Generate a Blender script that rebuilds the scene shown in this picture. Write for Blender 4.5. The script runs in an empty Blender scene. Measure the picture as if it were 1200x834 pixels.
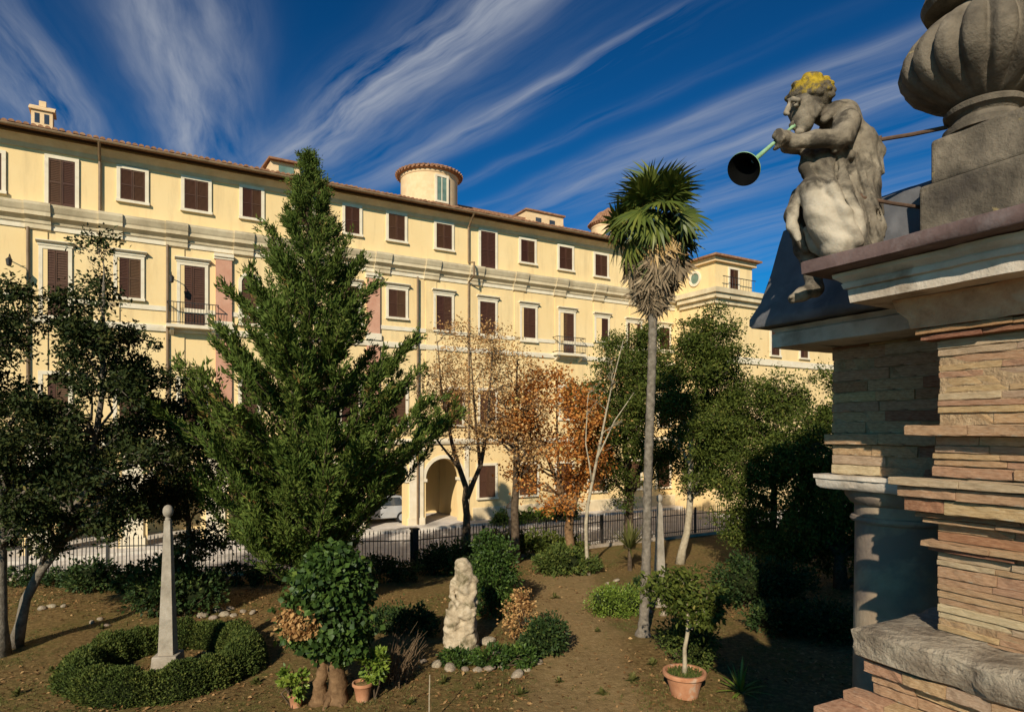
import bpy, math, random
import numpy as np
from mathutils import Vector, Matrix, Quaternion

random.seed(7)
RNG = np.random.default_rng(11)
R = math.radians
SC = bpy.context.scene
COL = SC.collection

# ------------------------------------------------------------------ camera
F_PX, HOR, CAMZ = 757.0, 505.0, 5.0          # focal length in photo pixels, horizon row, eye height
cam_d = bpy.data.cameras.new('camera')
cam = bpy.data.objects.new('camera', cam_d)
COL.objects.link(cam)
cam.location = (0, 0, CAMZ)
cam.rotation_euler = (R(90), 0, 0)
cam_d.sensor_width = 36
cam_d.lens = F_PX / 1200 * 36
cam_d.shift_y = (HOR - 417) / 1200
cam_d.clip_start = 0.05
cam_d.clip_end = 3000
SC.camera = cam

# ------------------------------------------------------------------ sun and sky
SUN_HEAD, SUN_EL = R(15), R(28.5)            # the light travels 15 deg right of the view axis
sd = bpy.data.lights.new('sun', 'SUN')
sd.energy = 5.0
sd.angle = R(0.53)
sd.color = (1.0, 0.90, 0.74)
sun = bpy.data.objects.new('sun', sd)
COL.objects.link(sun)
SD = Vector((math.sin(SUN_HEAD) * math.cos(SUN_EL), math.cos(SUN_HEAD) * math.cos(SUN_EL), -math.sin(SUN_EL)))
sun.rotation_euler = SD.to_track_quat('-Z', 'Y').to_euler()
sun.location = (-20, -60, 50)

SC.view_settings.view_transform = 'Standard'
SC.view_settings.look = 'None'
SC.view_settings.gamma = 1
SC.view_settings.exposure = 0.12
SC.cycles.max_bounces = 6
SC.cycles.diffuse_bounces = 2
SC.cycles.glossy_bounces = 2
SC.cycles.transmission_bounces = 3
SC.cycles.transparent_max_bounces = 6


class NT:
    """small helper round a node tree"""
    def __init__(s, tree):
        s.t = tree
    def n(s, typ, **kw):
        nd = s.t.nodes.new(typ)
        for k, v in kw.items():
            if k in nd.inputs.keys() if isinstance(k, str) else False:
                nd.inputs[k].default_value = v
            else:
                setattr(nd, k, v)
        return nd
    def l(s, a, b):
        s.t.links.new(a, b)
    def val(s, x, sock):
        if hasattr(x, 'is_linked') or hasattr(x, 'links'):
            s.l(x, sock)
        else:
            sock.default_value = x
    def m(s, op, a, b=0.0, c=None, clamp=False):
        nd = s.t.nodes.new('ShaderNodeMath')
        nd.operation = op
        nd.use_clamp = clamp
        s.val(a, nd.inputs[0])
        s.val(b, nd.inputs[1])
        if c is not None:
            s.val(c, nd.inputs[2])
        return nd.outputs[0]
    def noise(s, vec, scale, detail=4, rough=0.55, dist=0.0, dims='3D'):
        nd = s.t.nodes.new('ShaderNodeTexNoise')
        nd.noise_dimensions = dims
        if vec is not None:
            s.l(vec, nd.inputs['Vector'])
        nd.inputs['Scale'].default_value = scale
        nd.inputs['Detail'].default_value = detail
        nd.inputs['Roughness'].default_value = rough
        nd.inputs['Distortion'].default_value = dist
        return nd.outputs['Fac']
    def ramp(s, fac, stops, interp='LINEAR'):
        nd = s.t.nodes.new('ShaderNodeValToRGB')
        cr = nd.color_ramp
        cr.interpolation = interp
        while len(cr.elements) < len(stops):
            cr.elements.new(0.5)
        for e, (p, c) in zip(cr.elements, stops):
            e.position = p
            e.color = (c[0], c[1], c[2], 1) if len(c) == 3 else c
        s.l(fac, nd.inputs['Fac'])
        return nd.outputs['Color']
    def mix(s, fac, a, b, mode='MIX'):
        nd = s.t.nodes.new('ShaderNodeMix')
        nd.data_type = 'RGBA'
        nd.blend_type = mode
        s.val(fac, nd.inputs[0])
        for x, k in ((a, 6), (b, 7)):
            if hasattr(x, 'links'):
                s.l(x, nd.inputs[k])
            else:
                nd.inputs[k].default_value = (x[0], x[1], x[2], 1)
        return nd.outputs[2]


def sky_world():
    w = bpy.data.worlds.new('World')
    SC.world = w
    w.use_nodes = True
    w.cycles.sampling_method = 'MANUAL'
    w.cycles.sample_map_resolution = 512
    T = NT(w.node_tree)
    w.node_tree.nodes.clear()
    out = T.n('ShaderNodeOutputWorld')
    bg = T.n('ShaderNodeBackground')
    bg.inputs['Strength'].default_value = 0.05
    T.l(bg.outputs[0], out.inputs['Surface'])
    sky = T.n('ShaderNodeTexSky')
    sky.sky_type = 'NISHITA'
    sky.sun_disc = False
    sky.sun_elevation = SUN_EL
    sky.sun_rotation = math.pi + SUN_HEAD
    sky.altitude = 400
    sky.air_density = 1.0
    sky.dust_density = 0.6
    sky.ozone_density = 3.5
    # the photograph was taken through a polariser: deeper, more saturated blue everywhere
    gm = T.n('ShaderNodeGamma')
    gm.inputs['Gamma'].default_value = 1.5
    T.l(sky.outputs[0], gm.inputs['Color'])
    blue = T.mix(1.0, gm.outputs[0], (0.065, 0.51, 0.64), 'MULTIPLY')
    tc = T.n('ShaderNodeTexCoord')
    sp = T.n('ShaderNodeSeparateXYZ')
    T.l(tc.outputs['Generated'], sp.inputs[0])
    z = T.m('MAXIMUM', sp.outputs[2], 0.06)
    X = T.m('DIVIDE', sp.outputs[0], z)
    Y = T.m('DIVIDE', sp.outputs[1], z)

    def plane(px, py):
        k = (HOR - py) / F_PX
        return (px - 600) / F_PX / k, 1.0 / k

    def layer(head, streaks, seed, along, across):
        sx, sy = math.sin(head), math.cos(head)
        a = T.m('ADD', T.m('MULTIPLY', X, sx), T.m('MULTIPLY', Y, sy))
        b = T.m('SUBTRACT', T.m('MULTIPLY', X, sy), T.m('MULTIPLY', Y, sx))
        cv = T.n('ShaderNodeCombineXYZ')
        T.l(a, cv.inputs[0]); T.l(b, cv.inputs[1]); cv.inputs[2].default_value = seed
        # warp
        wv = T.m('SUBTRACT', T.noise(cv.outputs[0], 1.3, 3, 0.6), 0.5)
        bw = T.m('ADD', b, T.m('MULTIPLY', wv, 0.16))
        cs = T.n('ShaderNodeCombineXYZ')
        T.l(T.m('MULTIPLY', a, along), cs.inputs[0]); T.l(T.m('MULTIPLY', bw, across), cs.inputs[1])
        cs.inputs[2].default_value = seed * 1.7
        fib = T.noise(cs.outputs[0], 1.0, 7, 0.58, 0.45)
        fib2 = T.noise(cs.outputs[0], 3.3, 5, 0.6, 0.3)
        fibre = T.m('MULTIPLY_ADD', fib, 0.7, T.m('MULTIPLY', fib2, 0.3))
        env = None
        for (px, py, wb, wa, amp) in streaks:
            cx, cy = plane(px, py)
            ca, cb = cx * sx + cy * sy, cx * sy - cy * sx
            db = T.m('DIVIDE', T.m('SUBTRACT', bw, cb), wb)
            da = T.m('DIVIDE', T.m('SUBTRACT', a, ca), wa)
            q = T.m('ADD', T.m('MULTIPLY', db, db), T.m('MULTIPLY', da, da))
            g = T.m('MULTIPLY', T.m('EXPONENT', T.m('MULTIPLY', q, -1.0)), amp)
            env = g if env is None else T.m('ADD', env, g)
        thick = T.m('MULTIPLY', env, T.m('MULTIPLY', T.m('SUBTRACT', fibre, 0.38, clamp=True), 3.6))
        return thick

    A = layer(R(-20), [(190, 60, .085, 1.2, 1.0), (262, 45, .085, .9, .75), (225, 150, .12, .6, .55), (30, 110, .15, .8, .9), (85, 140, .06, .7, .5)], 3.1, 0.8, 5.0)
    B = layer(R(-42), [(520, 45, .10, 1.0, 1.0), (400, 140, .09, .9, .75), (440, 100, .10, .8, .6), (400, 195, .12, 1.0, .5),
                       (650, 92, .030, .55, 1.0), (575, 150, .045, .7, .6), (500, 175, .06, .7, .55), (590, 195, .035, .9, .5),
                       (690, 215, .06, 1.3, .55), (850, 130, .05, 1.1, .55), (800, 165, .05, .9, .5), (940, 85, .05, 1.2, .35),
                       (985, 130, .10, 1.2, .5), (880, 215, .16, 1.8, .6), (1040, 110, .12, 1.2, .55), (930, 250, .20, 2.2, .45), (870, 300, .4, 2.6, .35)], 8.4, 0.6, 5.5)
    dens = T.m('MULTIPLY', T.m('ADD', A, B), 0.62, clamp=True)
    # the same thin cirrus goes on all over the rest of the sky
    cv = T.n('ShaderNodeCombineXYZ')
    T.l(T.m('MULTIPLY', X, 1.5), cv.inputs[0]); T.l(T.m('MULTIPLY', Y, 0.5), cv.inputs[1])
    rest = T.m('MULTIPLY', T.m('SUBTRACT', T.noise(cv.outputs[0], 1.2, 6, 0.6, 0.5), 0.5, clamp=True), 0.5)
    behind = T.m('MULTIPLY', T.m('LESS_THAN', sp.outputs[1], 0.0), rest)
    dens = T.m('MAXIMUM', dens, behind)
    col = T.mix(dens, blue, (7.6, 8.2, 9.4))
    T.l(col, bg.inputs['Color'])


sky_world()

# ------------------------------------------------------------------ general helpers
def P(px, py, d):
    """photo pixel + distance along the view axis -> world point"""
    return np.array([(px - 600) / F_PX * d, d, CAMZ + (HOR - py) / F_PX * d])


def G(px, py):
    """photo pixel lying on the flat ground -> (x, y)"""
    d = F_PX * CAMZ / (py - HOR)
    return (px - 600) / F_PX * d, d


def gz(x, y):
    """gentle unevenness of the garden soil"""
    m = np.clip((22.0 - np.asarray(y, float)) / 3.0, 0, 1) * np.clip((np.asarray(y, float) - 9.0) / 2.0, 0, 1)
    return m * (0.045 * np.sin(x * 0.9 + 1.3) * np.cos(y * 0.7) + 0.025 * np.sin(x * 2.3 + y * 1.7)
                + 0.012 * np.sin(x * 5.1 - y * 4.3))


def mesh_np(name, verts, tris, vcol=None, smooth=False):
    """mesh from numpy arrays, faces all of the same size"""
    verts = np.asarray(verts, np.float32)
    tris = np.asarray(tris, np.int32)
    me = bpy.data.meshes.new(name)
    me.vertices.add(len(verts))
    me.vertices.foreach_set('co', verts.ravel())
    k = tris.shape[1]
    me.loops.add(tris.size)
    me.loops.foreach_set('vertex_index', tris.ravel())
    me.polygons.add(len(tris))
    me.polygons.foreach_set('loop_start', np.arange(0, tris.size, k, dtype=np.int32))
    if vcol is not None:
        at = me.attributes.new('v', 'FLOAT', 'POINT')
        at.data.foreach_set('value', np.asarray(vcol, np.float32))
    me.update(calc_edges=True)
    me.validate()
    if smooth:
        me.polygons.foreach_set('use_smooth', np.ones(len(tris), bool))
    return me


class MB:
    def __init__(s):
        s.v = []; s.f = []
    def add(s, verts, faces):
        o = len(s.v)
        s.v.extend([tuple(map(float, q)) for q in verts])
        s.f.extend([tuple(i + o for i in f) for f in faces])
        return s
    def box(s, x0, x1, y0, y1, z0, z1, M=None):
        q = [(x0, y0, z0), (x1, y0, z0), (x1, y1, z0), (x0, y1, z0), (x0, y0, z1), (x1, y0, z1), (x1, y1, z1), (x0, y1, z1)]
        if M is not None:
            q = [M @ Vector(p) for p in q]
        s.add(q, [(3, 2, 1, 0), (4, 5, 6, 7), (0, 1, 5, 4), (1, 2, 6, 5), (2, 3, 7, 6), (3, 0, 4, 7)])
        return s
    def frustum(s, c, b, t, z0, z1):
        x, y = c
        q = [(x - b, y - b, z0), (x + b, y - b, z0), (x + b, y + b, z0), (x - b, y + b, z0),
             (x - t, y - t, z1), (x + t, y - t, z1), (x + t, y + t, z1), (x - t, y + t, z1)]
        s.add(q, [(3, 2, 1, 0), (4, 5, 6, 7), (0, 1, 5, 4), (1, 2, 6, 5), (2, 3, 7, 6), (3, 0, 4, 7)])
        return s
    def tube(s, path, rad, n=7, cap=True):
        path = [Vector(p) for p in path]
        m = len(path)
        if not hasattr(rad, '__len__'):
            rad = [rad] * m
        o = len(s.v)
        up = Vector((0, 0, 1))
        prev = None
        for i, p in enumerate(path):
            d = (path[min(i + 1, m - 1)] - path[max(i - 1, 0)])
            if d.length < 1e-9:
                d = up.copy()
            d.normalize()
            if prev is None:
                ref = up if abs(d.z) < 0.9 else Vector((1, 0, 0))
                a = d.cross(ref).normalized()
            else:
                a = (prev - d * prev.dot(d)).normalized()
            prev = a
            b = d.cross(a)
            for k in range(n):
                t = 2 * math.pi * k / n
                s.v.append(tuple(p + (a * math.cos(t) + b * math.sin(t)) * rad[i]))
        for i in range(m - 1):
            for k in range(n):
                k2 = (k + 1) % n
                s.f.append((o + i * n + k, o + i * n + k2, o + (i + 1) * n + k2, o + (i + 1) * n + k))
        if cap:
            s.f.append(tuple(o + k for k in range(n))[::-1])
            s.f.append(tuple(o + (m - 1) * n + k for k in range(n)))
        return s
    def lathe(s, prof, n=24, c=(0, 0, 0), M=None, mod=None, cap=True):
        o = len(s.v)
        for j, (r, z) in enumerate(prof):
            for k in range(n):
                t = 2 * math.pi * k / n
                rr = r if mod is None else r * mod(t, z)
                q = Vector((c[0] + rr * math.cos(t), c[1] + rr * math.sin(t), c[2] + z))
                if M is not None:
                    q = M @ q
                s.v.append(tuple(q))
        for j in range(len(prof) - 1):
            for k in range(n):
                k2 = (k + 1) % n
                s.f.append((o + j * n + k, o + j * n + k2, o + (j + 1) * n + k2, o + (j + 1) * n + k))
        if cap:
            s.f.append(tuple(o + k for k in range(n))[::-1])
            s.f.append(tuple(o + (len(prof) - 1) * n + k for k in range(n)))
        return s
    def extrude(s, prof, x0, x1):
        """closed profile of (y, z) pulled along x"""
        n = len(prof)
        o = len(s.v)
        for x in (x0, x1):
            for (y, z) in prof:
                s.v.append((x, y, z))
        for k in range(n):
            k2 = (k + 1) % n
            s.f.append((o + k, o + k2, o + n + k2, o + n + k))
        s.f.append(tuple(o + k for k in range(n))[::-1])
        s.f.append(tuple(o + n + k for k in range(n)))
        return s
    def mesh(s, name, smooth=False):
        me = bpy.data.meshes.new(name)
        me.from_pydata(s.v, [], s.f)
        me.update()
        import bmesh
        bm = bmesh.new(); bm.from_mesh(me)
        bmesh.ops.recalc_face_normals(bm, faces=bm.faces)
        bm.to_mesh(me); bm.free()
        if smooth:
            me.polygons.foreach_set('use_smooth', np.ones(len(me.polygons), bool))
            if smooth != 'all':
                me.set_sharp_from_angle(angle=R(40))
        return me


def obj(name, me, mat=None, parent=None, loc=None, smooth=False):
    if isinstance(me, MB):
        me = me.mesh(name, smooth)
    o = bpy.data.objects.new(name, me)
    COL.objects.link(o)
    if mat is not None and len(me.materials) == 0:
        me.materials.append(mat)
    if parent is not None:
        o.parent = parent
    if loc is not None:
        o.location = loc
    return o


def tag(o, label, cat, group=None):
    o['label'] = label
    o['category'] = cat
    if group:
        o['group'] = group
    return o


def empty(name, loc=(0, 0, 0), rz=0.0):
    o = bpy.data.objects.new(name, None)
    COL.objects.link(o)
    o.location = loc
    o.rotation_euler = (0, 0, rz)
    o.empty_display_size = 0.2
    return o


def copy_tree(o, parent=None):
    c = o.copy()
    COL.objects.link(c)
    c.parent = parent
    for ch in list(o.children):
        copy_tree(ch, c)
    return c


def bevel(o, w, seg=2):
    m = o.modifiers.new('bevel', 'BEVEL')
    m.width = w
    m.segments = seg
    m.limit_method = 'ANGLE'
    m.angle_limit = R(40)
    return o

# ------------------------------------------------------------------ materials
def base_mat(name, rough=0.8, spec=0.3):
    m = bpy.data.materials.new(name)
    m.use_nodes = True
    T = NT(m.node_tree)
    b = m.node_tree.nodes['Principled BSDF']
    b.inputs['Roughness'].default_value = rough
    b.inputs['Specular IOR Level'].default_value = spec
    return m, T, b


def bump(T, b, h, strength, dist):
    bp = T.n('ShaderNodeBump')
    bp.inputs['Strength'].default_value = strength
    bp.inputs['Distance'].default_value = dist
    T.l(h, bp.inputs['Height'])
    T.l(bp.outputs[0], b.inputs['Normal'])


def noise_mat(name, stops, scale=3.0, detail=6, rough=0.85, spec=0.25, bump_scale=None, bump_str=0.4, bump_dist=0.02,
              second=None, coord='Object', distort=0.0, objrand=0.0):
    """base colour ramp over noise; second = (scale, lo, hi, colour) blotches of another colour"""
    m, T, b = base_mat(name, rough, spec)
    tc = T.n('ShaderNodeTexCoord')
    vec = tc.outputs[coord]
    if coord == 'World':
        vec = None
    f = T.noise(vec, scale, detail, 0.6, distort)
    col = T.ramp(f, stops)
    if second:
        for (sc, lo, hi, c) in (second if isinstance(second, list) else [second]):
            g = T.noise(vec, sc, 5, 0.62, 0.3)
            fac = T.n('ShaderNodeMapRange')
            T.l(g, fac.inputs[0])
            fac.inputs[1].default_value = lo
            fac.inputs[2].default_value = hi
            col = T.mix(fac.outputs[0], col, c)
    if objrand > 0:
        oi = T.n('ShaderNodeObjectInfo')
        k = T.m('MULTIPLY_ADD', oi.outputs['Random'], 2 * objrand, 1 - objrand)
        hs = T.n('ShaderNodeHueSaturation')
        T.l(k, hs.inputs['Value'])
        T.l(T.m('MULTIPLY_ADD', oi.outputs['Random'], 0.03, 0.485), hs.inputs['Hue'])
        T.l(col, hs.inputs['Color'])
        col = hs.outputs[0]
    T.l(col, b.inputs['Base Color'])
    if bump_scale:
        bump(T, b, T.noise(vec, bump_scale, 8, 0.65), bump_str, bump_dist)
    return m


def leaf_mat(name, stops, rough=0.5, trans=0.18, spec=0.35):
    m, T, b = base_mat(name, rough, spec)
    at = T.n('ShaderNodeAttribute')
    at.attribute_name = 'v'
    col = T.ramp(at.outputs['Fac'], stops)
    T.l(col, b.inputs['Base Color'])
    if trans > 0:
        tr = T.n('ShaderNodeBsdfTranslucent')
        T.l(col, tr.inputs['Color'])
        mx = T.n('ShaderNodeMixShader')
        mx.inputs[0].default_value = trans
        out = m.node_tree.nodes['Material Output']
        T.l(b.outputs[0], mx.inputs[1]); T.l(tr.outputs[0], mx.inputs[2])
        T.l(mx.outputs[0], out.inputs['Surface'])
    return m


def make_stucco():
    m, T, b = base_mat('stucco_yellow', 0.9, 0.15)
    tc = T.n('ShaderNodeTexCoord')
    v = tc.outputs['Object']
    mp = T.n('ShaderNodeMapping')
    mp.inputs['Scale'].default_value = (1.6, 1.6, 0.22)     # rain streaks run downwards
    T.l(v, mp.inputs[0])
    f = T.noise(v, 0.35, 6, 0.6)
    st = T.noise(mp.outputs[0], 1.3, 6, 0.65)
    col = T.ramp(f, [(0.3, (0.79, 0.56, 0.260)), (0.7, (0.85, 0.64, 0.33))])
    col = T.mix(T.m('MULTIPLY', T.m('SUBTRACT', st, 0.50, clamp=True), 2.2, clamp=True), col, (0.50, 0.36, 0.19))
    g = T.noise(v, 9.0, 5, 0.6)
    col = T.mix(T.m('MULTIPLY', T.m('SUBTRACT', g, 0.5, clamp=True), 0.5), col, (0.86, 0.66, 0.38))
    T.l(col, b.inputs['Base Color'])
    bump(T, b, T.noise(v, 26, 6, 0.6), 0.25, 0.01)
    return m


def make_soil():
    m, T, b = base_mat('garden_soil', 0.95, 0.1)
    tc = T.n('ShaderNodeTexCoord')
    v = tc.outputs['Object']
    fine = T.noise(v, 9.0, 8, 0.7)
    soil = T.ramp(fine, [(0.28, (0.072, 0.045, 0.017)), (0.5, (0.185, 0.117, 0.043)), (0.72, (0.345, 0.228, 0.092))])
    big = T.noise(v, 0.55, 5, 0.6, 0.4)
    green = T.ramp(T.noise(v, 22, 5, 0.7), [(0.3, (0.055, 0.055, 0.012)), (0.7, (0.19, 0.165, 0.045))])
    gf = T.m('MULTIPLY', T.m('SUBTRACT', big, 0.43, clamp=True), 6.0, clamp=True)
    gf = T.m('MULTIPLY', gf, T.m('MULTIPLY', T.m('SUBTRACT', T.noise(v, 5.0, 5, 0.7), 0.40, clamp=True), 4.0, clamp=True))
    col = T.mix(gf, soil, green)
    # the trodden path runs from the pot between rockery and palm
    sp = T.n('ShaderNodeSeparateXYZ')
    T.l(v, sp.inputs[0])
    cx = T.m('MULTIPLY_ADD', T.m('SUBTRACT', sp.outputs[1], 12.0), 0.045, 1.35)
    wob = T.m('MULTIPLY', T.m('SUBTRACT', T.noise(v, 0.8, 4, 0.6), 0.5), 1.6)
    dx = T.m('ABSOLUTE', T.m('ADD', T.m('SUBTRACT', sp.outputs[0], cx), wob))
    pf = T.n('ShaderNodeMapRange')
    pf.interpolation_type = 'SMOOTHSTEP'
    T.l(dx, pf.inputs[0])
    pf.inputs[1].default_value = 1.5; pf.inputs[2].default_value = 0.6
    path = T.ramp(T.noise(v, 6.0, 8, 0.7), [(0.3, (0.20, 0.130, 0.055)), (0.55, (0.34, 0.225, 0.100)), (0.75, (0.46, 0.32, 0.16))])
    col = T.mix(T.m('MULTIPLY', pf.outputs[0], 0.75), col, path)
    T.l(col, b.inputs['Base Color'])
    hh = T.m('ADD', T.noise(v, 14, 8, 0.7), T.m('MULTIPLY', T.noise(v, 60, 4, 0.6), 0.4))
    bump(T, b, hh, 0.9, 0.06)
    return m


M = {}
M['stucco'] = make_stucco()
M['soil'] = make_soil()
M['white_plaster'] = noise_mat('white_plaster', [(0.3, (0.70, 0.59, 0.41)), (0.7, (0.80, 0.70, 0.52))], 2.5, 6, 0.85, 0.2, 20, 0.25, 0.01,
                               second=(1.1, 0.55, 0.8, (0.52, 0.43, 0.30)))
M['cornice'] = noise_mat('cornice_plaster', [(0.3, (0.56, 0.44, 0.27)), (0.7, (0.76, 0.63, 0.41))], 1.2, 7, 0.9, 0.15, 14, 0.4, 0.02,
                         second=[(0.7, 0.46, 0.70, (0.42, 0.33, 0.20))])
M['pink'] = noise_mat('pink_plaster', [(0.3, (0.50, 0.24, 0.15)), (0.7, (0.62, 0.35, 0.23))], 1.8, 6, 0.9, 0.15, 18, 0.3, 0.01)
M['shutter'] = noise_mat('shutter_brown', [(0.3, (0.062, 0.026, 0.013)), (0.7, (0.100, 0.044, 0.022))], 4, 4, 0.6, 0.3, None, objrand=0.25)
M['tile'] = noise_mat('roof_tile', [(0.25, (0.17, 0.080, 0.042)), (0.5, (0.30, 0.15, 0.08)), (0.75, (0.40, 0.24, 0.14))], 4, 5, 0.9, 0.15, 18, 0.5, 0.02)
M['rendered_wall'] = noise_mat('turret_render', [(0.3, (0.66, 0.45, 0.24)), (0.7, (0.78, 0.57, 0.33))], 3, 6, 0.9, 0.15, 16, 0.3, 0.02)
M['pipe'] = noise_mat('copper_pipe', [(0.3, (0.16, 0.10, 0.05)), (0.7, (0.26, 0.17, 0.09))], 3, 3, 0.55, 0.4)
M['glass_dark'] = noise_mat('window_glass', [(0.3, (0.03, 0.04, 0.05)), (0.7, (0.06, 0.07, 0.08))], 2, 2, 0.08, 0.6)
M['glass_green'] = noise_mat('turret_glass', [(0.3, (0.10, 0.16, 0.12)), (0.7, (0.18, 0.26, 0.20))], 2, 2, 0.2, 0.6)
M['iron'] = noise_mat('black_iron', [(0.3, (0.012, 0.011, 0.010)), (0.7, (0.035, 0.028, 0.022))], 12, 4, 0.55, 0.4)
M['rust'] = noise_mat('rusty_iron', [(0.3, (0.045, 0.025, 0.015)), (0.7, (0.13, 0.075, 0.045))], 14, 5, 0.8, 0.3, 40, 0.4, 0.004)
M['stone_dark'] = noise_mat('weathered_stone', [(0.22, (0.040, 0.032, 0.024)), (0.42, (0.105, 0.086, 0.063)), (0.62, (0.19, 0.155, 0.112)), (0.8, (0.30, 0.25, 0.18))],
                            5.0, 9, 0.92, 0.15, 24, 0.7, 0.02, second=[(2.2, 0.52, 0.68, (0.06, 0.05, 0.042)), (9.0, 0.66, 0.74, (0.36, 0.27, 0.12))])
M['stone_pale'] = noise_mat('pale_limestone', [(0.25, (0.32, 0.25, 0.18)), (0.5, (0.54, 0.455, 0.355)), (0.75, (0.68, 0.60, 0.49))],
                            4.0, 9, 0.9, 0.15, 30, 0.6, 0.012, second=[(3.0, 0.54, 0.72, (0.20, 0.15, 0.10))])
M['stone_ledge'] = noise_mat('eroded_ledge_stone', [(0.22, (0.10, 0.075, 0.05)), (0.42, (0.26, 0.205, 0.145)), (0.62, (0.42, 0.345, 0.25)), (0.8, (0.55, 0.47, 0.36))],
                             7.0, 9, 0.95, 0.1, 18, 1.0, 0.05)


def make_statue_stone():
    m, T, b = base_mat('statue_stone', 0.92, 0.12)
    v = T.n('ShaderNodeTexCoord').outputs['Object']
    f = T.noise(v, 5.0, 7, 0.62, 0.4)
    dark = T.ramp(f, [(0.25, (0.045, 0.037, 0.028)), (0.42, (0.12, 0.098, 0.072)), (0.58, (0.24, 0.20, 0.145)), (0.78, (0.38, 0.32, 0.24))])
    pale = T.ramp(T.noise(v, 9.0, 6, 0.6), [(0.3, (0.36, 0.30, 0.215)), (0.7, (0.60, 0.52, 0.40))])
    # the shin is washed pale by the rain
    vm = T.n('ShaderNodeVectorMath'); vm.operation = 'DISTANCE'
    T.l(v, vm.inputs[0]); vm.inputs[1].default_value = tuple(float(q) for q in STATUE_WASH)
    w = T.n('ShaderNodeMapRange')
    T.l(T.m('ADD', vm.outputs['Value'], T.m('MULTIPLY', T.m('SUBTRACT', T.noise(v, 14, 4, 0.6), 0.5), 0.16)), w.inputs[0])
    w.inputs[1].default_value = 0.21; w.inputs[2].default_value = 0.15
    blot = T.m('MULTIPLY', T.m('SUBTRACT', T.noise(v, 7.0, 6, 0.65, 0.5), 0.47, clamp=True), 7.0, clamp=True)
    dark = T.mix(T.m('MULTIPLY', blot, 0.85), dark, (0.040, 0.034, 0.027))
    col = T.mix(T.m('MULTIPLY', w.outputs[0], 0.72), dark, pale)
    T.l(col, b.inputs['Base Color'])
    bump(T, b, T.noise(v, 38, 6, 0.65), 0.6, 0.010)
    return m


STATUE_WASH = (0.0, 0.0, 0.0)
def make_lichen():
    m, T, b = base_mat('lichen_hair', 0.95, 0.1)
    v = T.n('ShaderNodeTexCoord').outputs['Object']
    sp = T.n('ShaderNodeSeparateXYZ'); T.l(v, sp.inputs[0])
    f = T.noise(v, 22, 7, 0.65)
    stone = T.ramp(f, [(0.3, (0.045, 0.038, 0.027)), (0.7, (0.15, 0.122, 0.085))])
    ochre = T.ramp(T.noise(v, 45, 5, 0.6), [(0.3, (0.20, 0.135, 0.018)), (0.7, (0.46, 0.315, 0.03))])
    # lichen grows as a ragged patch on the crown of the head
    hgt = T.m('ADD', T.m('MULTIPLY', T.m('SUBTRACT', sp.outputs[2], HAIR_Z), 9.0), T.m('MULTIPLY', T.m('SUBTRACT', T.noise(v, 16, 6, 0.65), 0.5), 7.0))
    T.l(T.mix(T.m('ADD', hgt, 0.5, clamp=True), stone, ochre), b.inputs['Base Color'])
    bump(T, b, T.noise(v, 60, 6, 0.65), 0.9, 0.012)
    return m


HAIR_Z = 0.0
M['obelisk_stone'] = noise_mat('obelisk_stone', [(0.25, (0.20, 0.165, 0.12)), (0.5, (0.33, 0.28, 0.21)), (0.75, (0.44, 0.38, 0.30))],
                               4.0, 8, 0.9, 0.15, 25, 0.6, 0.02, second=(2.0, 0.54, 0.75, (0.13, 0.11, 0.08)))
M['rock'] = noise_mat('rock', [(0.25, (0.17, 0.13, 0.09)), (0.5, (0.34, 0.27, 0.19)), (0.75, (0.52, 0.43, 0.32))],
                      4.0, 8, 0.95, 0.1, 20, 0.8, 0.03, objrand=0.2)
M['figure_stone'] = noise_mat('eroded_figure_stone', [(0.25, (0.22, 0.165, 0.10)), (0.5, (0.44, 0.35, 0.23)), (0.75, (0.62, 0.52, 0.37))],
                              5.0, 9, 0.95, 0.1, 22, 0.8, 0.03, second=(3.0, 0.52, 0.66, (0.14, 0.115, 0.06)))
M['brick'] = noise_mat('old_brick', [(0.25, (0.31, 0.170, 0.085)), (0.5, (0.53, 0.325, 0.175)), (0.75, (0.67, 0.465, 0.275))],
                       9.0, 8, 0.95, 0.1, 45, 0.8, 0.012, second=[(4.0, 0.60, 0.74, (0.55, 0.46, 0.33)), (3.1, 0.62, 0.76, (0.11, 0.07, 0.045))], objrand=0.10)
M['brick_red'] = noise_mat('red_brick', [(0.25, (0.20, 0.085, 0.05)), (0.5, (0.40, 0.20, 0.105)), (0.75, (0.52, 0.31, 0.18))],
                           9.0, 8, 0.95, 0.1, 45, 0.8, 0.012, second=[(5.0, 0.62, 0.76, (0.12, 0.06, 0.04))], objrand=0.2)
M['brick_pale'] = noise_mat('pale_brick', [(0.25, (0.38, 0.25, 0.145)), (0.5, (0.57, 0.41, 0.25)), (0.75, (0.69, 0.54, 0.37))],
                            8.0, 8, 0.95, 0.1, 45, 0.8, 0.012, second=[(4.0, 0.58, 0.74, (0.28, 0.17, 0.09))], objrand=0.15)
M['mortar'] = noise_mat('lime_mortar', [(0.3, (0.26, 0.16, 0.085)), (0.7, (0.50, 0.36, 0.21))], 12, 8, 0.95, 0.1, 50, 0.9, 0.02)
M['lead'] = noise_mat('lead_sheet', [(0.3, (0.060, 0.060, 0.064)), (0.7, (0.15, 0.147, 0.150))], 3.0, 7, 0.55, 0.4, 20, 0.4, 0.01,
                      second=(1.8, 0.5, 0.7, (0.24, 0.235, 0.235)))
M['lead_rust'] = noise_mat('stained_flashing', [(0.3, (0.075, 0.045, 0.04)), (0.7, (0.19, 0.125, 0.11))], 6.0, 7, 0.7, 0.3, 30, 0.5, 0.008,
                           second=(3.0, 0.5, 0.7, (0.20, 0.18, 0.175)))
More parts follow.
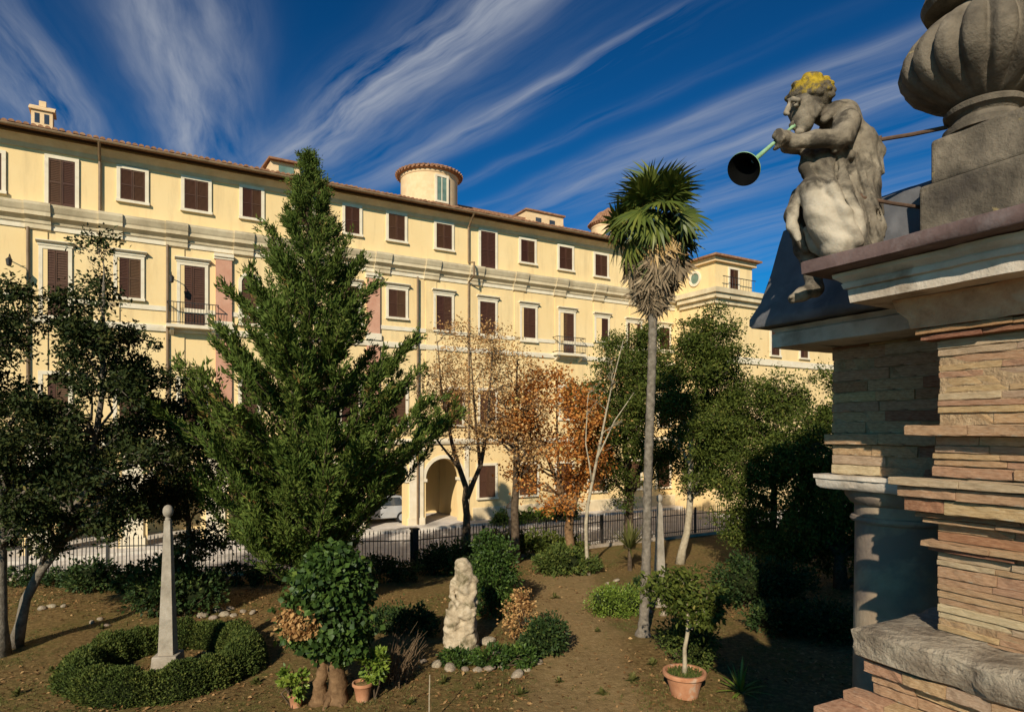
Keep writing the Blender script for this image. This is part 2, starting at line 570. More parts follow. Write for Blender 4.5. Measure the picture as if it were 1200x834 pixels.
M['column'] = noise_mat('column_plaster', [(0.3, (0.19, 0.135, 0.085)), (0.5, (0.33, 0.245, 0.16)), (0.7, (0.45, 0.35, 0.24))], 2.2, 7, 0.9, 0.15, 18, 0.4, 0.015,
                        second=(1.3, 0.52, 0.60, (0.22, 0.17, 0.13)))
M['verdigris'] = noise_mat('verdigris', [(0.3, (0.12, 0.26, 0.12)), (0.7, (0.32, 0.50, 0.29))], 18, 4, 0.6, 0.3)
M['bell_shade'] = noise_mat('black_bronze', [(0.3, (0.002, 0.002, 0.002)), (0.7, (0.005, 0.005, 0.004))], 8, 4, 0.9, 0.05)  # near-black colour stands in for the shade deep inside the bell
M['terracotta'] = noise_mat('terracotta', [(0.3, (0.36, 0.155, 0.075)), (0.7, (0.52, 0.26, 0.14))], 5, 6, 0.9, 0.15, 25, 0.4, 0.01,
                            second=(4.0, 0.56, 0.72, (0.48, 0.40, 0.30)))
M['bark'] = noise_mat('bark', [(0.3, (0.045, 0.030, 0.018)), (0.7, (0.14, 0.10, 0.065))], 9, 7, 0.95, 0.1, 16, 0.9, 0.03)
M['bark_brown'] = noise_mat('bark_brown', [(0.3, (0.09, 0.050, 0.024)), (0.7, (0.25, 0.15, 0.075))], 7, 7, 0.95, 0.1, 14, 0.9, 0.03)
M['bark_grey'] = noise_mat('bark_grey', [(0.3, (0.09, 0.075, 0.055)), (0.7, (0.25, 0.21, 0.16))], 8, 7, 0.95, 0.1, 14, 0.9, 0.03)
M['bark_pale'] = noise_mat('bark_pale', [(0.3, (0.25, 0.20, 0.13)), (0.7, (0.46, 0.39, 0.27))], 8, 7, 0.95, 0.1, 14, 0.6, 0.02)
M['twig'] = noise_mat('dry_twig', [(0.3, (0.10, 0.065, 0.035)), (0.7, (0.23, 0.155, 0.09))], 9, 4, 0.95, 0.1)
M['street'] = noise_mat('street_stone', [(0.3, (0.54, 0.48, 0.41)), (0.7, (0.70, 0.63, 0.55))], 2.0, 7, 0.9, 0.2, 12, 0.6, 0.03,
                        second=(0.5, 0.52, 0.7, (0.34, 0.30, 0.25)))
M['kerb'] = noise_mat('kerb_stone', [(0.3, (0.48, 0.43, 0.36)), (0.7, (0.64, 0.58, 0.49))], 3.0, 7, 0.9, 0.2, 16, 0.5, 0.02)
M['far_wall'] = noise_mat('plain_plaster', [(0.3, (0.50, 0.38, 0.22)), (0.7, (0.62, 0.49, 0.30))], 1.0, 6, 0.9, 0.15)
M['terrace'] = noise_mat('terrace_stone', [(0.3, (0.24, 0.19, 0.14)), (0.7, (0.40, 0.33, 0.25))], 3.0, 7, 0.9, 0.15, 14, 0.5, 0.02)
M['car_paint'] = noise_mat('silver_paint', [(0.3, (0.34, 0.345, 0.35)), (0.7, (0.40, 0.405, 0.41))], 2, 2, 0.3, 0.5)
M['rubber'] = noise_mat('rubber', [(0.3, (0.012, 0.012, 0.012)), (0.7, (0.03, 0.03, 0.03))], 6, 3, 0.8, 0.2)

M['leaf_oak'] = leaf_mat('leaf_holm_oak', [(0.0, (0.014, 0.024, 0.007)), (0.55, (0.036, 0.048, 0.012)), (0.9, (0.080, 0.080, 0.020)), (1.0, (0.14, 0.115, 0.03))], 0.6, 0.08, 0.12)
M['leaf_conifer'] = leaf_mat('leaf_conifer', [(0.0, (0.045, 0.075, 0.014)), (0.5, (0.088, 0.125, 0.022)), (0.9, (0.17, 0.19, 0.038)), (1.0, (0.28, 0.16, 0.05))], 0.65, 0.15, 0.1)
M['leaf_orange'] = leaf_mat('leaf_orange', [(0.0, (0.26, 0.085, 0.020)), (0.4, (0.52, 0.195, 0.042)), (0.75, (0.68, 0.32, 0.080)), (1.0, (0.60, 0.46, 0.15))], 0.6, 0.38, 0.15)
M['leaf_dry'] = leaf_mat('leaf_dry', [(0.0, (0.26, 0.12, 0.042)), (0.5, (0.52, 0.30, 0.11)), (1.0, (0.68, 0.47, 0.21))], 0.7, 0.30, 0.2)
M['leaf_ever'] = leaf_mat('leaf_evergreen', [(0.0, (0.030, 0.046, 0.008)), (0.5, (0.078, 0.100, 0.016)), (0.85, (0.125, 0.140, 0.028)), (1.0, (0.20, 0.175, 0.04))], 0.6, 0.15, 0.12)
M['leaf_dark'] = leaf_mat('leaf_dark', [(0.0, (0.014, 0.030, 0.009)), (0.6, (0.036, 0.062, 0.016)), (1.0, (0.10, 0.125, 0.028))], 0.55, 0.1, 0.15)
M['leaf_ivy'] = leaf_mat('leaf_ivy', [(0.0, (0.018, 0.038, 0.008)), (0.5, (0.044, 0.082, 0.015)), (0.85, (0.088, 0.140, 0.024)), (1.0, (0.16, 0.22, 0.04))], 0.48, 0.12, 0.22)
M['leaf_box'] = leaf_mat('leaf_box', [(0.0, (0.035, 0.055, 0.012)), (0.5, (0.070, 0.095, 0.020)), (1.0, (0.16, 0.17, 0.036))], 0.6, 0.12, 0.12)
M['leaf_lime'] = leaf_mat('leaf_lime', [(0.0, (0.07, 0.12, 0.015)), (0.5, (0.15, 0.22, 0.028)), (1.0, (0.28, 0.33, 0.05))], 0.45, 0.2)
M['palm_leaf'] = leaf_mat('palm_leaf', [(0.0, (0.022, 0.042, 0.010)), (0.5, (0.085, 0.110, 0.018)), (0.85, (0.18, 0.19, 0.034)), (1.0, (0.30, 0.27, 0.06))], 0.45, 0.15, 0.3)
M['palm_straw'] = leaf_mat('palm_straw', [(0.0, (0.24, 0.145, 0.055)), (0.5, (0.42, 0.27, 0.11)), (1.0, (0.56, 0.40, 0.20))], 0.85, 0.15, 0.15)
M['palm_dead'] = leaf_mat('palm_dead', [(0.0, (0.12, 0.085, 0.05)), (0.5, (0.26, 0.19, 0.115)), (1.0, (0.42, 0.32, 0.20))], 0.85, 0.1, 0.15)
M['grass'] = leaf_mat('grass_blade', [(0.0, (0.05, 0.06, 0.014)), (0.5, (0.11, 0.115, 0.028)), (1.0, (0.24, 0.20, 0.075))], 0.6, 0.2, 0.2)
M['litter'] = leaf_mat('dead_leaf', [(0.0, (0.09, 0.045, 0.018)), (0.5, (0.22, 0.115, 0.042)), (1.0, (0.42, 0.26, 0.11))], 0.8, 0.1, 0.15)
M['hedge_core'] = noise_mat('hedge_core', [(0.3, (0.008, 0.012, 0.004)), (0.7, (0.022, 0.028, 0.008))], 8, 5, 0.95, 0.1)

# ------------------------------------------------------------------ ground, street
def build_ground():
    xs = np.concatenate([[-900, -400, -200, -100, -60], np.linspace(-32, 32, 161), [60, 100, 200, 400, 900]])
    ys = np.concatenate([[-900, -300, -100, -40], np.linspace(-10, 40, 141), [60, 100, 200, 400, 900]])
    X, Y = np.meshgrid(xs, ys)
    Z = gz(X, Y)
    v = np.stack([X, Y, Z], -1).reshape(-1, 3)
    nx = len(xs)
    i, j = np.meshgrid(np.arange(nx - 1), np.arange(len(ys) - 1))
    a = (j * nx + i).ravel()
    q = np.stack([a, a + 1, a + nx + 1, a + nx], 1)
    o = obj('ground', mesh_np('ground', v, q, smooth=True), M['soil'])
    o['kind'] = 'structure'


build_ground()

# palace frame: local x runs along the facade, -y faces the garden
FA = math.atan((1890 - 600) / F_PX)
E = np.array([math.sin(FA), math.cos(FA)])
NF = np.array([E[1], -E[0]])
QD = 32.46
Q = np.array([(437 - 600) / F_PX * QD, QD])


def S(px, y=0.0):
    """photo column -> position along the facade plane at local depth y"""
    r = (px - 600) / F_PX
    qx, qy = Q - NF * y
    return (r * qy - qx) / (E[0] - r * E[1])


def ZF(px, py, y=0.0):
    s = S(px, y)
    d = (Q - NF * y)[1] + s * E[1]
    return CAMZ + (HOR - py) / F_PX * d


def FW(s, y=0.0):
    p = Q + E * s - NF * y
    return float(p[0]), float(p[1])


FENCE = [(-24.0, 20.9), (-3.6, 23.2), (3.9, 28.0), (16.0, 35.0)]


def build_street():
    mb = MB()
    far = [FW(s, -1.25) for s in (-26, -3, 9, 20.4)] + [FW(20.4, -5), FW(38, -5)]
    fen = FENCE + [(26, 40.5)]
    top = far
    pts = [(x, y, 0.022) for x, y in fen] + [(x, y, 0.022) for x, y in reversed(top)]
    mb.add(pts, [tuple(range(len(pts)))])
    o = obj('street', mb, M['street'])
    import bmesh
    bm = bmesh.new(); bm.from_mesh(o.data)
    bmesh.ops.triangulate(bm, faces=bm.faces); bm.normal_update()
    for f in bm.faces:
        if f.normal.z < 0:
            f.normal_flip()
    bm.to_mesh(o.data); bm.free()
    o['kind'] = 'structure'
    # low stone footing below the railings
    pv = empty('pavement', (Q[0], Q[1], 0), math.atan2(E[1], E[0]))
    pv['kind'] = 'structure'
    k = 0
    s = -26.0
    km = MB().box(0, 0.985, -1.25, -1.0, 0.0, 0.14).mesh('kerb_stone')
    while s < 20:
        o = obj('kerb_stone', km, M['kerb'], pv, (s, 0, random.uniform(-.004, .004)))
        s += 1.0
    obj('paving', MB().box(-26, 20.4, -0.995, 0.3, 0.0, 0.128), M['street'], pv)


build_street()

# ------------------------------------------------------------------ palace
PAL = empty('palace', (Q[0], Q[1], 0), math.atan2(E[1], E[0]))
tag(PAL, 'long yellow palace with brown shuttered windows and arcaded ground floor', 'building')
S_L, S_R = -24.0, 20.6
EAVE, MIDT, MIDB = 16.83, 13.92, 13.0
PITCH = 2.085 + 1.09                              # arcade bay
ARC_C = [3.9 - 3.18 * k for k in range(9)]
ARC_R, SPRING = 1.045, 2.5


def slat_mesh():
    """one shutter leaf, 1 wide x 1 high x 1 deep, louvred"""
    mb = MB()
    mb.box(0, 0.10, -1, 0, 0, 1); mb.box(0.90, 1, -1, 0, 0, 1)
    for z0, z1 in ((0, .05), (.48, .52), (.95, 1)):
        mb.box(0.10, 0.90, -0.98, 0, z0, z1)
    n = 24
    for i in range(n):
        z = 0.05 + 0.90 * i / n
        mb.add([(0.1, -0.85, z), (0.9, -0.85, z), (0.9, -0.25, z + 0.9 / n), (0.1, -0.25, z + 0.9 / n)], [(0, 1, 2, 3)])
    mb.box(0.10, 0.90, -0.2, 0, 0.05, 0.95)
    return mb.mesh('shutter')


SHUT = slat_mesh()


def window(s0, s1, z0, z1, fw=0.17, style='plain', y=0.0, arch=False, parent=None):
    """surround (mesh) > two shutter leaves, sill"""
    parent = parent or PAL
    mb = MB()
    pr = -0.07
    cx = (s0 + s1) / 2
    for a, b in ((s0 - fw, s0), (s1, s1 + fw)):
        mb.box(a - cx, b - cx, pr, 0.02, 0, z1 - z0)
    H = z1 - z0
    hw = (s1 - s0) / 2
    if arch:
        n = 12
        for i in range(n):
            t0, t1 = math.pi * i / n, math.pi * (i + 1) / n
            ring = []
            for yy in (pr, 0.02):
                for t, r in ((t0, hw), (t0, hw + fw), (t1, hw + fw), (t1, hw)):
                    ring.append((r * math.cos(t), yy, H + r * math.sin(t)))
            mb.add(ring, [(0, 1, 2, 3), (7, 6, 5, 4), (0, 4, 5, 1), (1, 5, 6, 2), (2, 6, 7, 3), (3, 7, 4, 0)])
    else:
        mb.box(-hw - fw, hw + fw, pr - 0.002, 0.02, H, H + fw)
    if style == 'hood':
        mb.box(-hw - fw * 1.3, hw + fw * 1.3, pr - 0.03, 0.02, H + fw + .002, H + fw * 1.7)
        mb.extrude([(0.02, H + fw * 1.7), (pr - .06, H + fw * 1.7), (pr - .16, H + fw * 2.2), (pr - .16, H + fw * 2.5), (0.02, H + fw * 2.7)], -hw - fw * 1.7, hw + fw * 1.7)
    w = obj('window', mb, M['white_plaster'], parent, (cx, y, z0))
    lw = hw
    for sx in (-1, 1):
        sh = obj('shutter', SHUT, M['shutter'], w)
        sh.scale = (lw - 0.012, 0.045, H)
        sh.location = (-hw + 0.004 if sx < 0 else 0.008, -0.003, 0)
        if random.random() < .12:
            sh.rotation_euler = (0, 0, R(random.uniform(-3, 0) * sx))
    if arch:
        mm = MB()
        pts = [(hw * math.cos(math.pi * i / 14), -0.03, H + hw * math.sin(math.pi * i / 14)) for i in range(15)]
        mm.add(pts, [tuple(range(15))])
        obj('fanlight', mm, M['shutter'], w)
    if style != 'door':
        obj('sill', MB().box(-hw - fw * 1.2, hw + fw * 1.2, pr - 0.07, 0.02, -0.11, -0.002), M['white_plaster'], w)
    return w


def balcony(s0, s1, z, y=0.0):
    w = (s1 - s0)
    mb = MB().box(0, w, -0.55, 0.0, -0.14, 0)
    for q in (0.15, w - 0.3):
        mb.extrude([(0, -.14), (-.45, -.14), (-.40, -.25), (-.1, -.42), (0, -.45)], q, q + .15)
    b = obj('balcony', mb, M['white_plaster'], PAL, (s0, y, z))
    rm = MB()
    H = 0.92
    for zz in (0.06, H):
        rm.box(0.03, w - 0.03, -0.53, -0.50, zz, zz + 0.035)
        for q in (0.03, w - 0.06):
            rm.box(q, q + .03, -0.50, 0, zz, zz + .035)
    n = max(6, int(w / 0.12))
    for i in range(n + 1):
        x = 0.05 + (w - 0.1) * i / n
        bulge = -0.03
        rm.tube([(x, -0.515, 0.07), (x, -0.56, 0.25), (x, -0.50, 0.6), (x, -0.515, H)], 0.011, 4, False)
    obj('railing', rm, M['iron'], b)


def build_palace():
    # main walls
    mb = MB()
    mb.box(S_L, S_R, 0, 0.6, 4.3, EAVE - 0.1)
    mb.box(5.49, S_R, 0, 0.6, 0, 4.3)
    mb.box(S_L, S_L + .5, .6, 10, 0, EAVE - .1)
    mb.box(S_R - .5, S_R, .6, 10, 0, EAVE - .1)
    obj('wall', mb, M['stucco'], PAL)
    # arcade
    for c in ARC_C:
        a = MB()
        n = 16
        for i in range(n):
            t0, t1 = math.pi * (1 - i / n), math.pi * (1 - (i + 1) / n)
            x0, z0 = c + ARC_R * math.cos(t0), SPRING + ARC_R * math.sin(t0)
            x1, z1 = c + ARC_R * math.cos(t1), SPRING + ARC_R * math.sin(t1)
            for yy in (0.0, 0.6):
                a.add([(x0, yy, z0), (x1, yy, z1), (x1, yy, 4.3), (x0, yy, 4.3)], [(0, 1, 2, 3)])
            a.add([(x0, 0, z0), (x1, 0, z1), (x1, .6, z1), (x0, .6, z0)], [(0, 1, 2, 3)])
        ar = obj('arch', a, M['stucco'], PAL)
        v = MB()
        for i in range(n):
            t0, t1 = math.pi * i / n, math.pi * (i + 1) / n
            ring = []
            for yy in (-0.045, 0.01):
                for t, r in ((t0, ARC_R + .01), (t0, ARC_R + .2), (t1, ARC_R + .2), (t1, ARC_R + .01)):
                    ring.append((c + r * math.cos(t), yy, SPRING + r * math.sin(t)))
            v.add(ring, [(0, 1, 2, 3), (7, 6, 5, 4), (1, 5, 6, 2), (3, 7, 4, 0)])
        obj('archivolt', v, M['white_plaster'], ar)
    edges = [S_L] + sum([[c - ARC_R, c + ARC_R] for c in reversed(ARC_C)], []) + [5.49]
    for k in range(0, len(edges), 2):
        x0, x1 = edges[k], edges[k + 1]
        pr = obj('pier', MB().box(x0, x1, 0, 0.6, 0.0, 4.3), M['stucco'], PAL)
        if x1 - x0 > .4:
            p = MB()
            m0, m1 = x0 + .16, x1 - .16
            p.box(m0, m1, -0.09, 0.0, 0.5, 4.05)
            p.box(m0 - .07, m1 + .07, -0.14, 0.0, 0.12, 0.5)
            p.box(m0 - .06, m1 + .06, -0.13, 0.0, 4.05, 4.22)
            obj('pilaster', p, M['white_plaster'], pr)
            im = MB().box(x0 - .06, m0 - .003, -0.07, 0.66, SPRING - .16, SPRING)
            im.box(m1 + .003, x1 + .06, -0.07, 0.66, SPRING - .16, SPRING)
            obj('impost', im, M['white_plaster'], pr)
    obj('portico_wall', MB().box(S_L, 5.6, 4.2, 4.6, 0, 4.3), M['stucco'], PAL)
    obj('portico_end_wall', MB().box(5.49, 5.9, .6, 4.6, 0, 4.3), M['stucco'], PAL)
    obj('portico_ceiling', MB().box(S_L, 5.49, .6, 4.2, 4.15, 4.35), M['white_plaster'], PAL)
    obj('portico_floor', MB().box(S_L, 5.49, 0.3, 4.2, 0.0, 0.128), M['street'], PAL)
    # string courses
    def course(prof, x0, x1, name='string_course', mat='white_plaster', par=None, y=0):
        return obj(name, MB().extrude([(yy + y, z) for yy, z in prof], x0, x1), M[mat], par or PAL)
    course([(0, 4.32), (-.10, 4.32), (-.16, 4.45), (-.16, 4.55), (0, 4.62)], S_L, S_R)
    course([(0, 9.28), (-.08, 9.28), (-.10, 9.42), (-.10, 9.52), (0, 9.56)], S_L, S_R)
    course([(0, 10.16), (-.05, 10.16), (-.05, 10.36), (0, 10.36)], S_L, S_R, 'sill_band')
    course([(0, 0.128), (-.06, .128), (-.06, .75), (-.03, .82), (0, .82)], 5.6, S_R, 'plinth', 'cornice')
    # middle cornice: white frieze, bed mould, stained corona
    cp = [(0, 12.98), (-.05, 12.98), (-.05, 13.14), (-.09, 13.18), (-.11, 13.30), (-.26, 13.42), (-.30, 13.44), (-.30, 13.58), (-.34, 13.64), (-.42, 13.82), (-.43, 13.92), (0, 14.0)]
    course(cp[:4] + [(0, 13.2)], S_L, S_R, 'frieze_band', 'white_plaster')
    course([(0, 13.202), (-.09, 13.202)] + cp[4:], S_L, S_R, 'cornice', 'cornice')
    brk = [45, 130, 207, 285, 447, 505, 556, 608, 655, 700, 742]
    strips = []
    for px in brk:
        s = S(px)
        r = [(0, 12.90)] + [(yy - .08, z + (.004 if z > 13.9 else 0)) for yy, z in cp[1:-1]] + [(0, 14.01)]
        course(r, s - .42, s + .42, 'cornice_break', 'cornice')
        strips.append(s)
    for k, (px, s) in enumerate(zip(brk, strips)):
        pinky = px in (285, 447)
        if pinky:
            ss = S(262 if px == 285 else 437)
            obj('pilaster', MB().box(ss - .33, ss + .33, -.13, 0.01, 9.9, 12.66), M['pink'], PAL)
            pc = MB().box(ss - .40, ss + .40, -.17, 0.01, 9.57, 9.9)
            obj('pilaster_base', pc, M['white_plaster'], PAL)
            pc = MB().extrude([(0.01, 12.66), (-.16, 12.66), (-.16, 12.74), (-.22, 12.76), (-.22, 12.895), (0.01, 12.895)], ss - .40, ss + .40)
            obj('pilaster_capital', pc, M['white_plaster'], PAL)
            obj('pilaster_foot', MB().box(ss - .33, ss + .33, -.10, 0.01, 4.63, 9.275), M['pink'], PAL)
        else:
            obj('wall_strip', MB().box(s - .30, s + .30, -.05, 0.01, 4.63, 12.90), M['stucco'], PAL)
    # eaves cornice, gutter, roof, tile ends
    course([(0, 16.12), (-.05, 16.12), (-.08, 16.3), (-.22, 16.45), (-.30, 16.55), (0, 16.6)], S_L - .3, S_R + .2, 'eaves_cornice', 'rendered_wall')
    rf = MB()
    rf.add([(S_L - .6, -.72, 16.74), (S_R + .3, -.72, 16.74), (S_R + .3, 7, 18.9), (S_L - .6, 7, 18.9),
            (S_L - .6, -.72, 16.62), (S_R + .3, -.72, 16.62), (S_R + .3, 7, 18.75), (S_L - .6, 7, 18.75)],
           [(0, 1, 2, 3), (7, 6, 5, 4), (0, 4, 5, 1), (1, 5, 6, 2), (3, 2, 6, 7), (0, 3, 7, 4)])
    rf.add([(S_L - .6, 7, 18.9), (S_R + .3, 7, 18.9), (S_R + .3, 14.5, 16.8), (S_L - .6, 14.5, 16.8)], [(0, 1, 2, 3)])
    roof = obj('roof', rf, M['tile'], PAL)
    tl = MB()
    x = S_L - .5
    while x < S_R + .2:
        n = 6
        jz, jy = random.uniform(-.012, .012), random.uniform(-.03, .03)
        a, b = [], []
        for i in range(n + 1):
            t = math.pi * i / n
            a.append((x + .105 * math.cos(t), -.80 + jy, 16.735 + jz + .10 * math.sin(t)))
            b.append((x + .095 * math.cos(t), 0.5, 17.09 + jz + .08 * math.sin(t)))
        m_ = n + 1
        tl.add(a + b, [(i, i + 1, m_ + i + 1, m_ + i) for i in range(n)] + [tuple(range(m_))])
        x += .225
    t = obj('tile_row', tl, M['tile'], roof)
    t['kind'] = 'stuff'
    gp = MB().tube([(S_L, -.79, 16.66), (S_R, -.79, 16.66)], .055, 8)
    obj('gutter', gp, M['pipe'], roof)
    # downpipes
    for px, z0, z1, yy in ((117, 14.0, 16.6, -.09), (33, 4.6, 13.0, -.12), (196, 4.6, 13.0, -.12), (548, 4.6, 16.6, -.12), (488, .2, 13.0, -.17)):
        s = S(px)
        pth = [(s, yy, z0), (s, yy, z1)]
        if z1 > 16:
            pth = [(s, yy, z0), (s, yy, 13.05)] if z0 < 10 else [(s, yy, z0)]
            if z0 < 10:
                pth += [(s, -.78, 13.3), (s, -.78, 14.0), (s, yy, 14.15)]
            pth += [(s, yy, 16.05), (s, -.78, 16.62)]
        obj('downpipe', MB().tube(pth, .055, 8), M['pipe'], PAL)
    # upper windows (photo columns and rows on the facade plane)
    up = [(57, 88, 188, 245, 'door'), (141, 170, 200, 236, 'plain'), (216, 244, 212, 247, 'plain'), (284, 306, 222, 256, 'plain'),
          (345, 366, 233, 265, 'plain'), (404, 421, 243, 274, 'plain'), (455, 474, 252, 282, 'plain'), (511, 529, 263, 292, 'plain'), (563, 580, 272, 315, 'door'),
          (610, 626, 282, 308, 'plain'), (655, 670, 290, 316, 'plain'), (697, 711, 299, 324, 'plain'), (738, 751, 307, 330, 'plain'), (-28, 2, 178, 222, 'plain')]
    for (a, b, t_, bt, st) in up:
        cx = (a + b) / 2
        z1, z0 = ZF(cx, t_), ZF(cx, bt)
        if st == 'door':
            z0 = 14.02
        window(S(a), S(b), z0, z1, .135, st)
    pn = [(50, 80, 293, 372, 'hood'), (137, 165, 303, 349, 'hood'), (211, 240, 312, 383, 'doorhood'), (455, 475, 340, 372, 'hood'), (510, 529, 347, 387, 'hood'),
          (562, 580, 354, 395, 'hood'), (611, 627, 361, 399, 'hood'), (656, 672, 367, 421, 'doorhood'), (698, 712, 373, 400, 'hood'),
          (735, 750, 379, 409, 'hood'), (772, 784, 384, 412, 'hood'), (345, 367, 328, 372, 'hood'), (400, 420, 335, 372, 'hood')]
    for (a, b, t_, bt, st) in pn:
        cx = (a + b) / 2
        z1, z0 = ZF(cx, t_), ZF(cx, bt)
        z1 = min(z1, 12.42)
        if st == 'doorhood':
            z0 = 9.57
        window(S(a), S(b), max(z0, 9.6), z1, .13, 'hood')
        if st == 'doorhood':
            balcony(S(a) - .55, S(b) + .55, 9.58)
    window(S(283), S(301), 9.9, 11.75, .14, 'plain', arch=True)
    # mezzanine and ground floor, the same axes
    axes = [(50, 80), (137, 165), (211, 240), (283, 301), (345, 367), (400, 420), (455, 475), (526, 541), (562, 580), (611, 627), (656, 672), (698, 712), (735, 750), (772, 784)]
    for i, (a, b) in enumerate(axes):
        if (a, b) == (656, 672):
            window(S(a), S(b), 5.75, 7.6, .15, 'plain')
        else:
            window(S(a), S(b), 5.35, 7.25, .15, 'plain')
    for (a, b) in ((561, 580), (608, 629), (652, 670), (690, 708), (735, 750), (770, 784)):
        w = window(S(a), S(b), 1.35, 3.1, .14, 'plain')
    # far wing that projects at the right end
    y0 = -3.5
    s0, s1, s2 = S_R, S_R + 3.35, S_R + 16
    wz = 15.75
    wg = MB().box(s0, s1, y0, 9, 0, wz)
    wg.box(s1, s2, y0 + .004, 8, 0, 13.6)
    wing = obj('wing_wall', wg, M['stucco'], PAL)
    wr = MB()
    c = [(s0 - .45, y0 - .45), (s1 + .45, y0 - .45), (s1 + .45, 9), (s0 - .45, 9)]
    wr.add([(x, y, wz) for x, y in c] + [(x, y, wz + .12) for x, y in c] + [((s0 + s1) / 2, 0, wz + .75), ((s0 + s1) / 2, 6, wz + .75)],
           [(3, 2, 1, 0), (0, 1, 5, 4), (1, 2, 6, 5), (3, 0, 4, 7), (2, 3, 7, 6), (4, 5, 8), (5, 6, 9, 8), (6, 7, 9), (7, 4, 8, 9)])
    obj('wing_roof', wr, M['tile'], PAL)
    obj('wing_eaves', MB().box(s0 - .2, s1 + .2, y0 - .2, 8.9, wz - .28, wz - .003), M['rendered_wall'], PAL)
    wc = MB()
    wc.box(s0 - .14, s2, y0 - .14, y0 - .002, 12.9, 13.2)
    wc.box(s0 - .35, s2, y0 - .36, y0 - .004, 13.202, 13.5)
    wc.box(s0 - .50, s2, y0 - .50, y0 - .006, 13.502, 13.8)
    wc.box(s0 - .14, s0 - .002, y0 + .003, -.6, 12.9, 13.2)
    wc.box(s0 - .35, s0 - .004, y0 + .003, -.6, 13.202, 13.5)
    wc.box(s0 - .50, s0 - .006, y0 + .003, -.6, 13.502, 13.8)
    obj('wing_cornice', wc, M['cornice'], PAL)
    obj('wing_string', MB().box(s0 - .08, s2, y0 - .09, y0 - .003, 9.3, 9.7), M['white_plaster'], PAL)
    # window with small balcony rail in the wing front, oculus in its side
    window(s0 + 1.25, s0 + 2.0, 13.9, 15.15, .12, 'door', y0)
    window(s0 + 5.2, s0 + 6.0, 10.0, 11.6, .14, 'plain', y0)
    window(s0 + 8.2, s0 + 9.0, 10.0, 11.6, .14, 'plain', y0)
    oc = MB()
    Mo = Matrix.Translation((s0, -1.85, 14.72)) @ Matrix.Rotation(R(-90), 4, 'Y')
    oc.lathe([(.34, -.02), (.34, .07), (.40, .09), (.50, .08), (.50, -.02)], 28, M=Mo, cap=False)
    oo = obj('oculus', oc, M['white_plaster'], PAL, smooth=True)
    obj('pane', MB().lathe([(.345, .01), (.345, .02)], 28, M=Mo), M['glass_green'], oo)
    rl = MB()
    for i in range(12):
        x = s0 + .3 + i * .25
        rl.tube([(x, y0 - .42, 13.8), (x, y0 - .42, 14.5)], .012, 4)
    rl.box(s0 + .2, s0 + 3.2, y0 - .44, y0 - .40, 14.5, 14.54)
    obj('roof_railing', rl, M['iron'], PAL)
    # round turret with tiled rim
    def turret(px, pxw, ytop, ydep, nwin, cap=0.30, name='turret'):
        s = S(px, ydep)
        d = (Q - NF * ydep)[1] + s * E[1]
        r = pxw / 2 / F_PX * d
        zt = CAMZ + (HOR - ytop) / F_PX * d
        tw = obj(name, MB().lathe([(r, 16.9), (r, zt - .35), (r * 1.02, zt - .33), (r * 1.04, zt - .2)], 40), M['rendered_wall'], PAL, (s, ydep, 0), smooth=True)
        rm = MB().lathe([(r * 1.03, zt - .2), (r * 1.13, zt - .14), (r * 1.13, zt - .04), (r * .6, zt + cap), (0.01, zt + cap * 1.7)], 40)
        for i in range(44):
            t_ = 2 * math.pi * i / 44
            rm.tube([(r * 1.19 * math.cos(t_), r * 1.19 * math.sin(t_), zt - .07), (r * .6 * math.cos(t_), r * .6 * math.sin(t_), zt + cap + .02)], .075, 6)
        obj('turret_roof', rm, M['tile'], tw, smooth=True)
        return tw, s, r, zt
    tw, s, r, zt = turret(503, 66, 207, 4.0, 1)
    a0 = -R(88)
    Mw = Matrix.Rotation(a0 + R(90), 4, 'Z')
    fm = MB()
    for bx in ((-.42, -.30, 0, 1.35), (.30, .42, 0, 1.35), (-.42, .42, 1.35, 1.47), (-.42, .42, -.1, 0)):
        fm.box(bx[0], bx[1], -r - .05, -r + .12, zt - 1.95 + bx[2], zt - 1.95 + bx[3], M=Mw)
    fm.box(-.02, .02, -r - .03, -r + .1, zt - 1.95, zt - .6, M=Mw)
    obj('turret_window', fm, M['white_plaster'], tw)
    obj('turret_pane', MB().box(-.30, .30, -r - .012, -r + .1, zt - 1.95, zt - .6, M=Mw), M['glass_green'], tw)
    tw2, s, r, zt = turret(713, 40, 264, 5.0, 1, .75)
    for a0 in (-R(75), -R(130)):
        obj('turret_opening', MB().box(-.17, .17, -r - .012, -r + .1, zt - 1.15, zt - .65, M=Matrix.Rotation(a0 + R(90), 4, 'Z')), M['glass_dark'], tw2)
    # long attic behind the eaves
    sa, sb = S(530, 5), S(657, 5)
    at = obj('attic_wall', MB().box(sa, sb, 5, 8, 17, 18.95), M['rendered_wall'], PAL)
    obj('attic_roof', MB().box(sa - .1, sb + .15, 4.8, 8.1, 18.952, 19.08), M['tile'], at)
    sc_ = S(614, 5)
    obj('attic_block', MB().box(sc_, sb + .01, 4.7, 8, 18.5, 19.55), M['rendered_wall'], at)
    obj('attic_block_roof', MB().box(sc_ - .1, sb + .12, 4.58, 8, 19.552, 19.66), M['tile'], at)
    for px in (631, 647):
        q = S(px, 4.7)
        obj('attic_window', MB().box(q - .22, q + .22, 4.68, 4.72, 18.75, 19.2), M['glass_dark'], at)
    # dormer
    sa, sb = S(317, 3.2), S(352, 3.2)
    dm = obj('dormer', MB().box(sa, sb, 3.2, 6, 17.2, 18.85), M['rendered_wall'], PAL)
    dr = MB().extrude([(2.95, 18.85), (2.95, 18.95), (6.2, 19.3), (6.2, 19.2)], sa - .12, sb + .12)
    obj('dormer_roof', dr, M['tile'], dm)
